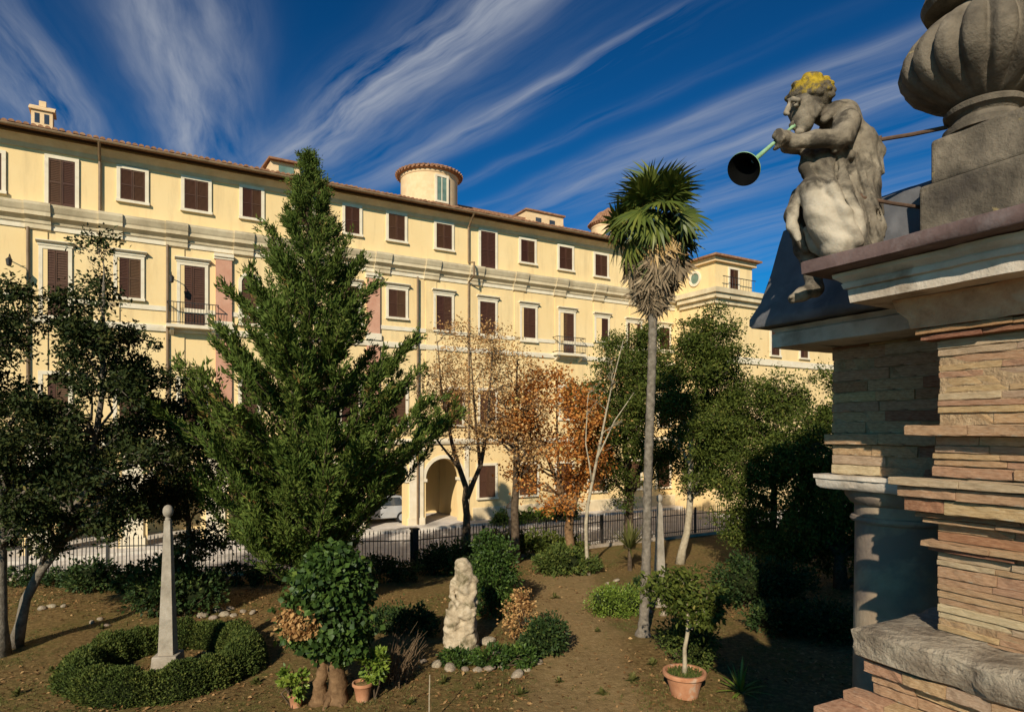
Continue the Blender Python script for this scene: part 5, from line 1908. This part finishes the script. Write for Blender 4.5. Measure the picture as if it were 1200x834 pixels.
# --- shrubs
def shrub(name, label, cat, group, pos, blobs, n, leaf, mat, seed, stem=None, core=True, sig=None):
    """blobs: [(centre, radii)] relative to pos"""
    rng = np.random.default_rng(seed)
    z = float(gz(pos[0], pos[1]))
    r = empty(name, (pos[0], pos[1], z - .02))
    tag(r, label, cat, group)
    vol = [np.prod(b[1]) ** (2 / 3) for b in blobs]
    B, D, V, Ls = [], [], [], []
    mb = MB()
    for (c, rr), w in zip(blobs, vol):
        c = np.array(c, float); rr = np.array(rr, float)
        m = int(n * w / sum(vol))
        ns = max(6, m // 22)
        subs = c + rand_ball(rng, ns, .33) * rr
        k = rng.integers(0, ns, m)
        sg = sig if sig else min(rr) * .16
        pos_ = subs[k] + rng.normal(size=(m, 3)) * sg
        pos_[:, 2] = np.maximum(pos_[:, 2], .01)
        dr = unit(pos_ - c) * .9 + rng.normal(size=(m, 3)) * .6 + np.array([0, 0, .15])
        B.append(pos_); D.append(dr)
        V.append(np.clip(rng.normal(.45, .2, m) + rng.normal(0, .12, ns)[k], 0, 1)); Ls.append(rng.uniform(.65, 1.25, m))
        for s_ in subs[:5]:
            mb.tube(curve((c[0] * .4, c[1] * .4, 0), s_, rng, 3, .05, .2), [.02, .015, .010, .005], 4, False)
    obj('stem', mb, M['bark'], r, smooth='all')
    B, D, V, Ls = map(np.concatenate, (B, D, V, Ls))
    obj('foliage', leaf_mesh('foliage', B, D, Ls * leaf[0], Ls * leaf[1], V, rng, upbias=.5), M[mat], r)
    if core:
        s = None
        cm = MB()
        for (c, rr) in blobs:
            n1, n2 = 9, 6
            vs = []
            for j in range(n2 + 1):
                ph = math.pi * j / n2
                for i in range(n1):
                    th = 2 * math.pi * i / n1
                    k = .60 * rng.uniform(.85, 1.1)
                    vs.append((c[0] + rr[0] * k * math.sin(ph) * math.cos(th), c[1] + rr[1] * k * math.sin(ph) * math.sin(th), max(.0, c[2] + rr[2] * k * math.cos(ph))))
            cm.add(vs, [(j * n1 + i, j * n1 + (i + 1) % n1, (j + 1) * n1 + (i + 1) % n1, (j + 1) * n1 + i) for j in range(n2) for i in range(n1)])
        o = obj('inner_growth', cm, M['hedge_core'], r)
    return r


GS = 'shrubs in the garden beds'
shrub('shrub', 'dark leafy shrub between the ringed obelisk and the fence', 'shrub', GS, G(205, 722), [((-.4, 0, .8), (.8, .7, .75)), ((.5, .2, .7), (.7, .6, .65)), ((.0, .1, 1.3), (.5, .5, .45))], 5200, (.13, .075), 'leaf_dark', 61)
shrub('shrub', 'low dark shrub growing against the fence beside the leaning trunk', 'shrub', GS, G(110, 692), [((0, 0, .45), (.9, .6, .5)), ((1.1, .1, .35), (.7, .5, .4))], 3000, (.12, .07), 'leaf_dark', 62)
shrub('shrub', 'tall dark evergreen shrub behind the eroded stone figure', 'shrub', GS, G(578, 722), [((0, 0, .8), (.65, .6, .8)), ((.1, 0, 1.5), (.55, .5, .6)), ((-.2, .2, 1.9), (.35, .35, .4))], 9000, (.09, .05), 'leaf_ivy', 63)
shrub('shrub', 'dark round shrub beside the rockery and trodden path', 'shrub', GS, G(640, 765), [((0, 0, .42), (.46, .42, .42)), ((-.25, -.1, .3), (.35, .3, .3))], 4200, (.085, .045), 'leaf_dark', 64)
shrub('shrub', 'spreading low green shrub at the foot of the orange tree', 'shrub', GS, G(663, 672), [((0, 0, .45), (.85, .6, .5)), ((-.6, 0, .35), (.6, .5, .4)), ((.7, .1, .3), (.5, .4, .35))], 5200, (.13, .06), 'leaf_box', 65)
shrub('box_hedge', 'clipped yellowish box hedge beside the palm trunk', 'hedge', GS, G(722, 718), [((-.35, 0, .36), (.5, .5, .42)), ((.35, .05, .36), (.5, .5, .42)), ((0, 0, .38), (.5, .55, .45))], 8000, (.06, .035), 'leaf_lime', 66)
shrub('shrub', 'dark hedge shrub behind the potted lemon tree', 'shrub', GS, G(812, 785), [((0, 0, .5), (.45, .5, .55)), ((.2, .5, .55), (.45, .5, .55)), ((-.1, .9, .4), (.4, .4, .4))], 6000, (.075, .04), 'leaf_box', 67)
shrub('shrub', 'dense shaded shrub in the shadow below the evergreens', 'shrub', GS, (6.6, 18.2), [((0, 0, .7), (1.0, .8, .75)), ((1.2, .3, .6), (.9, .8, .65))], 6000, (.11, .06), 'leaf_dark', 68)
shrub('shrub', 'low shaded ground shrub between the hedge and the portal', 'shrub', GS, (7.6, 15.6), [((0, 0, .4), (.8, .7, .45)), ((-1.0, .5, .35), (.7, .6, .4))], 4200, (.10, .06), 'leaf_dark', 69)
shrub('shrub', 'low evergreen shrub at the foot of the far obelisk', 'shrub', GS, G(752, 702), [((0, 0, .3), (.4, .35, .33))], 1600, (.08, .045), 'leaf_dark', 70)
shrub('shrub', 'green shrub against the fence beside the dark trunk', 'shrub', GS, G(632, 652), [((0, 0, .5), (1.0, .5, .55)), ((-1.3, 0, .55), (.9, .5, .6)), ((1.2, .3, .4), (.8, .5, .45))], 6000, (.12, .065), 'leaf_ever', 71)
shrub('shrub', 'dark shrub under the slender bare tree at the fence', 'shrub', GS, G(545, 672), [((0, 0, .55), (.9, .6, .6)), ((-1.0, .1, .45), (.8, .5, .5))], 5200, (.11, .06), 'leaf_dark', 72)
shrub('shrub', 'low leafy plant in the rockery below the stone figure', 'shrub', GS, G(560, 778), [((-.5, 0, .16), (.38, .3, .2)), ((.25, 0, .2), (.42, .3, .24)), ((.9, .1, .2), (.35, .3, .25))], 3600, (.09, .05), 'leaf_ivy', 73, core=False)
shrub('shrub', 'small dry brown shrub in the rockery beside the path', 'shrub', GS, G(608, 752), [((0, 0, .5), (.42, .4, .5)), ((.1, .1, 1.0), (.25, .25, .3))], 1400, (.08, .05), 'leaf_dry', 74, core=False)
shrub('hedge', 'low sunlit hedge at the foot of the palace wall', 'hedge', None, FW(8.6, -1.9), [((i * .8 - 2, 0 + .47 * i - 1, .4), (.6, .5, .42)) for i in range(6)], 5200, (.12, .07), 'leaf_lime', 75)

shrub('shrub', 'low dark shrub under the fence behind the upright oak trunk', 'shrub', GS, G(30, 686), [((0, 0, .3), (.9, .4, .34)), ((1.2, .1, .25), (.7, .4, .3))], 2600, (.11, .06), 'leaf_dark', 76, core=False)
shrub('shrub', 'low dark shrub under the fence left of the conifer trunk', 'shrub', GS, G(292, 684), [((-.4, 0, .32), (.8, .4, .36)), ((.6, .1, .28), (.7, .4, .32))], 2600, (.11, .06), 'leaf_dark', 77, core=False)
shrub('shrub', 'low dark shrub under the fence beside the thick iron post', 'shrub', GS, G(440, 682), [((0, 0, .4), (.7, .45, .45)), ((.9, .1, .35), (.6, .4, .4))], 3000, (.11, .06), 'leaf_dark', 78, core=False)
shrub('shrub', 'dark trailing plant in the shade left of the stone figure', 'shrub', GS, G(478, 742), [((0, 0, .35), (.55, .4, .4)), ((-.6, .2, .28), (.5, .4, .32)), ((.45, -.2, .25), (.35, .3, .28))], 3600, (.09, .05), 'leaf_dark', 79, core=False)


def yucca(pos, label, hgt, n, mat, seed, cat='plant', name='yucca', trunk=.0, group=None):
    rng = np.random.default_rng(seed)
    r = empty(name, (pos[0], pos[1], float(gz(*pos)) if group else 0))
    tag(r, label, cat, group)
    V, Fc, C = [], [], []
    for i in range(n):
        a = i * 2.4; el = R(rng.uniform(15, 85))
        dr = np.array([math.cos(a) * math.cos(el), math.sin(a) * math.cos(el), math.sin(el)])
        sd_ = np.array([-math.sin(a), math.cos(a), 0])
        L = hgt * rng.uniform(.6, 1.05)
        o = len(V)
        for t, w in ((0, .02), (.4, .03), (.8, .018), (1, .002)):
            p = np.array([0, 0, trunk]) + dr * L * t + np.array([0, 0, -.35 * L * t * t * math.cos(el)])
            V += [p - sd_ * w, p + sd_ * w]
            C += [np.clip(rng.normal(.5, .2), 0, 1)] * 2
        Fc += [(o + 2 * k, o + 2 * k + 1, o + 2 * k + 3, o + 2 * k + 2) for k in range(3)]
    obj('blades', mesh_np('blades', np.array(V), np.array(Fc), np.array(C)), M[mat], r)
    obj('stem', MB().tube([(0, 0, -.05), (0, 0, trunk + hgt * .1)], [hgt * .07, hgt * .045], 8), M['bark'], r)


yucca(G(738, 668), 'tufted yucca with dry straw coloured leaves beyond the palm', 1.25, 110, 'grass', 81, trunk=.75)
yucca(G(868, 812), 'small feathery palm seedling standing in the dark shadow', .75, 26, 'leaf_lime', 82, name='palm_seedling')

WG = 'small weeds on the earth'
for i, (px, py) in enumerate(((60, 790), (120, 735), (330, 745), (300, 800), (455, 715), (520, 800), (560, 805), (610, 812), (650, 700), (690, 665), (700, 740), (742, 800), (765, 780), (705, 812), (655, 795), (480, 825), (20, 815), (330, 700), (610, 705), (845, 720))):
    yucca(G(px, py), 'small tuft of green weeds on the bare earth', random.uniform(.12, .24), 34, 'grass', 300 + i, name='weed', group=WG)


# --- clipped ring hedge round the obelisk
def ring_hedge():
    rng = np.random.default_rng(91)
    cx, cy = G(196, 783)
    r = empty('ring_hedge', (cx, cy, float(gz(cx, cy)) - .03))
    tag(r, 'clipped ring of low box hedge round the tall obelisk', 'hedge')
    R0, w, h = 1.56, .38, .56
    n = 46000
    th = rng.uniform(0, 2 * math.pi, n)
    # only the skin of the ring carries leaves
    ph = rng.uniform(-.25, math.pi + .25, n)
    lump = 1 + .10 * np.sin(th * 7 + 1) + .07 * np.sin(th * 13 + 2) + .05 * np.sin(th * 29)
    q = rng.uniform(.82, 1.06, n)
    rr = R0 + np.cos(ph) * w * lump * q
    zz = np.clip(.10 + np.sin(ph) * (h - .06) * lump * q, .01, None)
    pos = np.stack([rr * np.cos(th), rr * np.sin(th), zz], 1)
    out = np.stack([np.cos(ph) * np.cos(th), np.cos(ph) * np.sin(th), np.sin(ph) + .2], 1)
    v = np.clip(rng.normal(.45, .2, n) + .12 * np.sin(th * 9) , 0, 1)
    obj('foliage', leaf_mesh('foliage', pos, out + rng.normal(size=(n, 3)) * .6, rng.uniform(.04, .075, n), rng.uniform(.022, .036, n), v, rng), M['leaf_box'], r)
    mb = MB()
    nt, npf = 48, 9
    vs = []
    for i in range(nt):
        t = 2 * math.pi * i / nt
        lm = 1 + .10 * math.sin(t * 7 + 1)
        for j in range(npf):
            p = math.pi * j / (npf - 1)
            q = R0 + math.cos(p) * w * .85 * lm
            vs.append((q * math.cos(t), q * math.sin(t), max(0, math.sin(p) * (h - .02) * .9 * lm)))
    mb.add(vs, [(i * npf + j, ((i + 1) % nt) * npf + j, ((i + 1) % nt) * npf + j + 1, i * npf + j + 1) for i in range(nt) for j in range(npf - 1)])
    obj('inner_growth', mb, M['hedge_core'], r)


ring_hedge()


def obelisk(pos, label, sc, rz):
    z = float(gz(*pos))
    r = empty('obelisk', (pos[0], pos[1], z - .03), rz)
    tag(r, label, 'obelisk', 'stone obelisks in the garden')
    b = MB().box(-.30, .30, -.30, .30, 0, .10).frustum((0, 0), .265, .235, .102, .46)
    bevel(obj('base', b, M['obelisk_stone'], r), .02, 2)
    s = MB().frustum((0, 0), .150, .062, .44, 3.22)
    bevel(obj('shaft', s, M['obelisk_stone'], r), .010, 2)
    k = MB().lathe([(.05, 3.2), (.06, 3.25), (.045, 3.27), (.05, 3.29), (.085, 3.32), (.102, 3.39), (.097, 3.46), (.07, 3.51), (.03, 3.535), (.005, 3.54)], 20)
    obj('ball', k, M['obelisk_stone'], r, smooth=True)
    r.scale = (sc, sc, sc)


obelisk(G(197, 787), 'tall grey stone obelisk with ball top inside the ring hedge', 1.0, R(8))
obelisk(G(773, 706), 'grey stone obelisk with ball top standing close beside the palm trunk', .92, R(20))


# --- ivy-clad stump
def ivy_stump():
    rng = np.random.default_rng(101)
    d = 11.9
    x = (386 - 600) / F_PX * d
    r = empty('ivy_stump', (x, d, float(gz(x, d)) - .05))
    tag(r, 'dead forked stump smothered in glossy green ivy', 'tree stump')
    mb = MB()
    for (x0, x1, r0, ht) in ((.16, .02, .17, 2.6), (-.19, -.04, .125, 1.7)):
        zz = np.linspace(0, ht, 22)
        mb.tube([(x0 + (x1 - x0) * z / ht + rng.normal(0, .014), rng.normal(0, .014), z) for z in zz], [r0 * (1 + .5 * math.exp(-z * 7)) * (1 - .35 * z / ht) * rng.uniform(.88, 1.12) for z in zz], 11)
    for k in range(6):
        a = k * 1.05 + .3
        mb.tube([(.05, 0, .22), (.05 + .22 * math.cos(a), .22 * math.sin(a), .07), (.05 + .42 * math.cos(a), .42 * math.sin(a), -.04)], [.08, .055, .02], 6)
    mb.tube([(-.28, -.1, 0.75), (-.16, -.05, .82)], [.05, .07], 7)
    obj('trunk', mb, M['bark_brown'], r, smooth='all')
    blobs = [((-.05, 0, 1.70), (.74, .62, .62)), ((.05, 0, 2.2), (.62, .55, .5)), ((.22, 0, 1.25), (.46, .40, .36)), ((-.32, 0, 1.40), (.42, .4, .36)), ((.05, .0, 2.55), (.40, .4, .33))]
    B, D, V, Ls = [], [], [], []
    for c, rr in blobs:
        m = 2100
        v = unit(rng.normal(size=(m, 3)))
        lump = 1 + .20 * np.sin(v[:, 0] * 6 + c[2] * 3) * np.sin(v[:, 2] * 7 + v[:, 1] * 4) + rng.normal(0, .12, m)
        pos = np.array(c) + v * np.array(rr) * lump[:, None]
        B.append(pos); D.append(v * .35 + rng.normal(size=(m, 3)) * .5 + np.array([0, 0, -.5]))
        V.append(np.clip(rng.normal(.42, .22, m), 0, 1)); Ls.append(rng.uniform(.6, 1.25, m))
    B, D, V, Ls = map(np.concatenate, (B, D, V, Ls))
    dry = (np.linalg.norm((B - np.array([-.45, -.40, 1.62])) / np.array([.50, .60, .30]), axis=1) < 1)
    obj('ivy', leaf_mesh('ivy', B[~dry], D[~dry], Ls[~dry] * .115, Ls[~dry] * .105, V[~dry], rng, fold=.12), M['leaf_ivy'], r)
    q = obj('dry_ivy', leaf_mesh('dry_ivy', B[dry], D[dry], Ls[dry] * .10, Ls[dry] * .07, V[dry], rng, fold=.3), M['leaf_dry'], r)
    q['label'] = 'withered brown patch of ivy'
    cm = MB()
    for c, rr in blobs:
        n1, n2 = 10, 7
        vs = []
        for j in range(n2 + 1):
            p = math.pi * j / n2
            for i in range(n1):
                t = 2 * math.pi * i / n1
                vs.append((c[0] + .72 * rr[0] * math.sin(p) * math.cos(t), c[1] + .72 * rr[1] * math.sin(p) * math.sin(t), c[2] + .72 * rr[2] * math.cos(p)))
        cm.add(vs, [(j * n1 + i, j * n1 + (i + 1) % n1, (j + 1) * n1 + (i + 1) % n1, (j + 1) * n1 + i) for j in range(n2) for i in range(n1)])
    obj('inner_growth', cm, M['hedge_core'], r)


ivy_stump()


# --- eroded stone figure on its rockery
def stone_figure():
    d = 15.0
    x = (541 - 600) / F_PX * d
    s = Sculpt((-.6, -.5, -.1), (.6, .5, 2.3), .028)
    s.chain([(0, 0, 0), (0, 0, .5), (.02, 0, 1.0)], [.42, .36, .30], .08)
    s.chain([(0.02, 0, 1.0), (.05, 0, 1.35), (.07, 0, 1.65)], [.28, .23, .20], .06)
    s.ell((.04, -.02, 1.92), (.17, .16, .19), .06)
    s.chain([(-.16, -.05, 1.6), (-.22, -.12, 1.3), (-.08, -.2, 1.12)], [.09, .08, .07], .05)
    s.chain([(.26, -.05, 1.6), (.28, -.1, 1.3), (.16, -.2, 1.1)], [.09, .08, .07], .05)
    s.chain([(-.22, -.1, .9), (-.26, -.12, .3)], [.13, .17], .06)
    s.chain([(.2, -.15, .95), (.18, -.2, .1)], [.12, .16], .06)
    s.ell((.0, -.38, .62), (.10, .12, .22), .05, sub=True)
    s.rough(.05, 11, 4, 4)
    o = obj('stone_figure', s.mesh('stone_figure', (0, 0, 0)), M['figure_stone'], None, (x, d, float(gz(x, d)) - .03))
    tag(o, 'badly eroded pale stone figure standing in the rockery', 'statue')


stone_figure()

ROCK = []
for i in range(5):
    s = Sculpt((-1.3, -1.3, -1.1), (1.3, 1.3, 1.1), .22)
    s.ell((0, 0, 0), (.85, .75, .6), .1)
    s.rough(.11, 2.2, 30 + i, 3)
    ROCK.append(s.mesh('rock', (0, 0, 0)))


def rock(px, py, size, label, group):
    x, y = G(px, py)
    o = obj('rock', ROCK[random.randrange(5)], M['rock'], None, (x, y, float(gz(x, y)) + size * .15))
    o.scale = (size * random.uniform(.8, 1.25), size * random.uniform(.8, 1.2), size * random.uniform(.55, .9))
    o.rotation_euler = (random.uniform(-.3, .3), random.uniform(-.3, .3), random.uniform(0, 6.3))
    tag(o, label, 'rock', group)


for (px, py) in ((497, 777), (512, 781), (528, 784), (545, 785), (560, 786), (574, 783), (588, 779), (606, 788), (618, 781), (630, 774), (648, 762), (655, 748), (645, 738), (628, 730)):
    rock(px, py, random.uniform(.10, .17), 'pale stone in the ring edging the rockery', 'stones edging the rockery')
for (px, py) in ((552, 770), (585, 765), (600, 770), (571, 752), (615, 738)):
    rock(px, py, random.uniform(.16, .26), 'rough rock lying inside the rockery below the figure', 'rocks inside the rockery')
for (px, py) in ((238, 722), (250, 724), (262, 721), (274, 723), (285, 719), (296, 721), (270, 715), (255, 716)):
    rock(px, py, random.uniform(.10, .18), 'pale stone in the short row behind the ring hedge', 'stones behind the ring hedge')
for (px, py) in ((50, 716), (60, 714), (75, 713), (108, 728), (118, 724), (125, 731)):
    rock(px, py, random.uniform(.09, .16), 'small stone on bare earth near the leaning trunk', 'stones near the leaning trunk')
for (px, py) in ((745, 712), (760, 716), (790, 715), (778, 720), (735, 690), (712, 684), (722, 681)):
    rock(px, py, random.uniform(.10, .16), 'pale stone in the edging by the far obelisk', 'stones by the far obelisk')


def twig_bush():
    rng = np.random.default_rng(111)
    x, y = G(455, 800)
    r = MB()
    for i in range(70):
        a = rng.normal(0, .5)
        b = np.array([rng.normal(0, .22), rng.normal(0, .15), -.03])
        L = rng.uniform(.5, 1.15)
        t = b + np.array([.35 * L * math.sin(a) + .22 * L, rng.normal(0, .2) * L, L * .85])
        p = curve(b, t, rng, 4, .04, .2)
        r.tube(p, [.011, .010, .008, .006, .003], 4, False)
        r.tube(curve(p[2], p[2] + (t - b) * .45 + rng.normal(size=3) * .12, rng, 2), [.006, .004, .002], 4, False)
    o = obj('twig_bush', r, M['twig'], None, (x, y, float(gz(x, y))))
    tag(o, 'leafless bush of dry brown twigs beside the ivy stump', 'bush')


twig_bush()


# --- pots
def pot(px, py, rad, hgt, label, group, mat='terracotta'):
    x, y = G(px, py)
    r = empty('flower_pot', (x, y, float(gz(x, y)) - .01))
    tag(r, label, 'pot', group)
    b = MB().lathe([(rad * .62, 0), (rad * .70, hgt * .3), (rad * .86, hgt * .80), (rad * .90, hgt * .82), (rad, hgt * .84), (rad * 1.02, hgt * .96), (rad, hgt), (rad * .88, hgt), (rad * .82, hgt * .85)], 32, cap=False)
    b.lathe([(rad * .62, 0.002), (.01, 0.002)], 32, cap=False)
    obj('vessel', b, M[mat], r, smooth=True)
    obj('earth', MB().lathe([(rad * .835, hgt * .86), (rad * .5, hgt * .90), (.01, hgt * .91)], 24, cap=False), M['soil'], r, smooth=True)
    return x, y, float(gz(x, y))


PG = 'terracotta pots'
px_, py_, pz_ = pot(802, 816, .40, .46, 'large terracotta pot with lemon tree at the path edge', PG)
tree('lemon_tree', 'small lemon tree with thin pale trunk growing in the large pot', 'tree', None, (px_, py_),
     [[((0, 0, .36), .045), ((.02, 0, .9), .038), ((.08, 0, 1.45), .034), ((.05, 0, 1.8), .02), ((-.15, 0, 2.15), .01)], [((.08, 0, 1.4), .022), ((.35, 0, 1.75), .012)]],
     [((-.45, 0, 2.05), (.34, .34, .24), 1), ((.02, .05, 1.95), (.34, .34, .28), 1.1), ((.42, 0, 1.75), (.36, .34, .30), 1.2), ((.30, -.05, 1.45), (.26, .26, .20), .6), ((-.25, 0, 1.80), (.26, .26, .2), .6), ((.0, 0, 2.25), (.3, .3, .16), .5)],
     2600, (.12, .06), (M['bark_pale'], M['leaf_ever']), 121, sub=14, sig=.10)
pg = np.random.default_rng(3)
n = 700
a = pg.uniform(0, 6.28, n); q = .32 * np.sqrt(pg.uniform(0, 1, n))
gr = leaf_mesh('pot_grass', np.stack([q * np.cos(a), q * np.sin(a), np.full(n, .40)], 1), pg.normal(size=(n, 3)) * .4 + np.array([0, 0, 1]), pg.uniform(.04, .10, n), .012, np.clip(pg.normal(.4, .2, n), 0, 1), pg)
tag(obj('pot_grass', gr, M['leaf_box'], None, (px_, py_, pz_)), 'short green weeds covering the earth of the large pot', 'grass')
px_, py_, pz_ = pot(425, 822, .19, .34, 'small pinkish terracotta pot beside the ivy stump', PG)
shrub('potted_plant', 'bright green leafy plant growing in the small pot', 'plant', None, (px_ + .12, py_ + .05), [((0, 0, .62), (.28, .25, .26)), ((.22, 0, .75), (.2, .2, .16)), ((0, 0, .35), (.12, .12, .1))], 700, (.12, .07), 'leaf_lime', 131, core=False)
px_, py_, pz_ = pot(347, 826, .15, .26, 'little weathered pot left of the ivy stump', PG)
shrub('potted_plant', 'small light green plant growing in the little weathered pot', 'plant', None, (px_ - .03, py_), [((0, 0, .42), (.26, .24, .24)), ((-.1, 0, .6), (.15, .15, .15))], 600, (.10, .055), 'leaf_lime', 132, core=False)

# thin cane stuck in the grass
x, y = G(503, 850)
tag(obj('cane', MB().tube([(0, 0, -.1), (.0, 0, .4), (.01, 0, .85)], [.012, .011, .010], 6), M['bark_pale'], None, (x, y, float(gz(x, y)))), 'thin upright cane stuck in the grass before the rockery', 'stake')
# leaning grey plank behind the ring hedge
x, y = G(240, 712)
pk = MB().tube([(0, 0, 0), (.75, .1, 1.0)], [.05, .045], 6)
tag(obj('leaning_branch', pk, M['bark_grey'], None, (x, y, 0)), 'short grey branch leaning in the shrub behind the ring hedge', 'branch')


# --- grass and litter
def scatter():
    rng = np.random.default_rng(141)
    n = 30000
    x = rng.uniform(-16, 12, n); y = rng.uniform(9.5, 25, n)
    patch = np.sin(x * 1.1 + 2) * np.sin(y * .9 + 1) + .6 * np.sin(x * 2.7 - y * 1.9) + rng.normal(0, .45, n)
    near = (y < 13.5) & (x > -3) & (x < 5)
    path = np.abs(x - (1.35 + (y - 12) * .045)) < 1.0
    keep = ((patch > .55) | (near & (patch > -.3))) & ~(path & (rng.uniform(size=n) < .8))
    keep &= ~((y > 21.5) & (y > 23 + (x + 3.6) * .64))
    x, y = x[keep], y[keep]
    k = 5
    x = np.repeat(x, k) + rng.normal(0, .03, len(x) * k); y = np.repeat(y, k) + rng.normal(0, .03, len(y) * k)
    m = len(x)
    base = np.stack([x, y, gz(x, y) - .005], 1)
    o = obj('grass', leaf_mesh('grass', base, rng.normal(size=(m, 3)) * .5 + np.array([0, 0, .9]), rng.uniform(.03, .085, m), .012, np.clip(rng.normal(.45, .22, m), 0, 1), rng), M['grass'])
    o['kind'] = 'stuff'; tag(o, 'thin short grass tufts on the garden earth', 'grass')
    n = 24000
    x = rng.uniform(-16, 12, n); y = rng.uniform(9.5, 24, n)
    path = np.abs(x - (1.35 + (y - 12) * .045)) < 1.0
    cl = np.sin(x * .8 + 1) + np.sin(y * 1.1) + rng.normal(0, .7, n)
    keep = (cl > .1) & ~(path & (rng.uniform(size=n) < .75)) & ~((y > 21.5) & (y > 23 + (x + 3.6) * .64))
    x, y = x[keep], y[keep]
    m = len(x)
    base = np.stack([x, y, gz(x, y) + .012], 1)
    dr = rng.normal(size=(m, 3)); dr[:, 2] *= .25
    o = obj('fallen_leaves', leaf_mesh('fallen_leaves', base, dr, rng.uniform(.05, .12, m), rng.uniform(.04, .07, m), rng.uniform(0, 1, m), rng, upbias=3), M['litter'])
    o['kind'] = 'stuff'; tag(o, 'dead brown leaves scattered over the garden earth', 'leaves')


scatter()
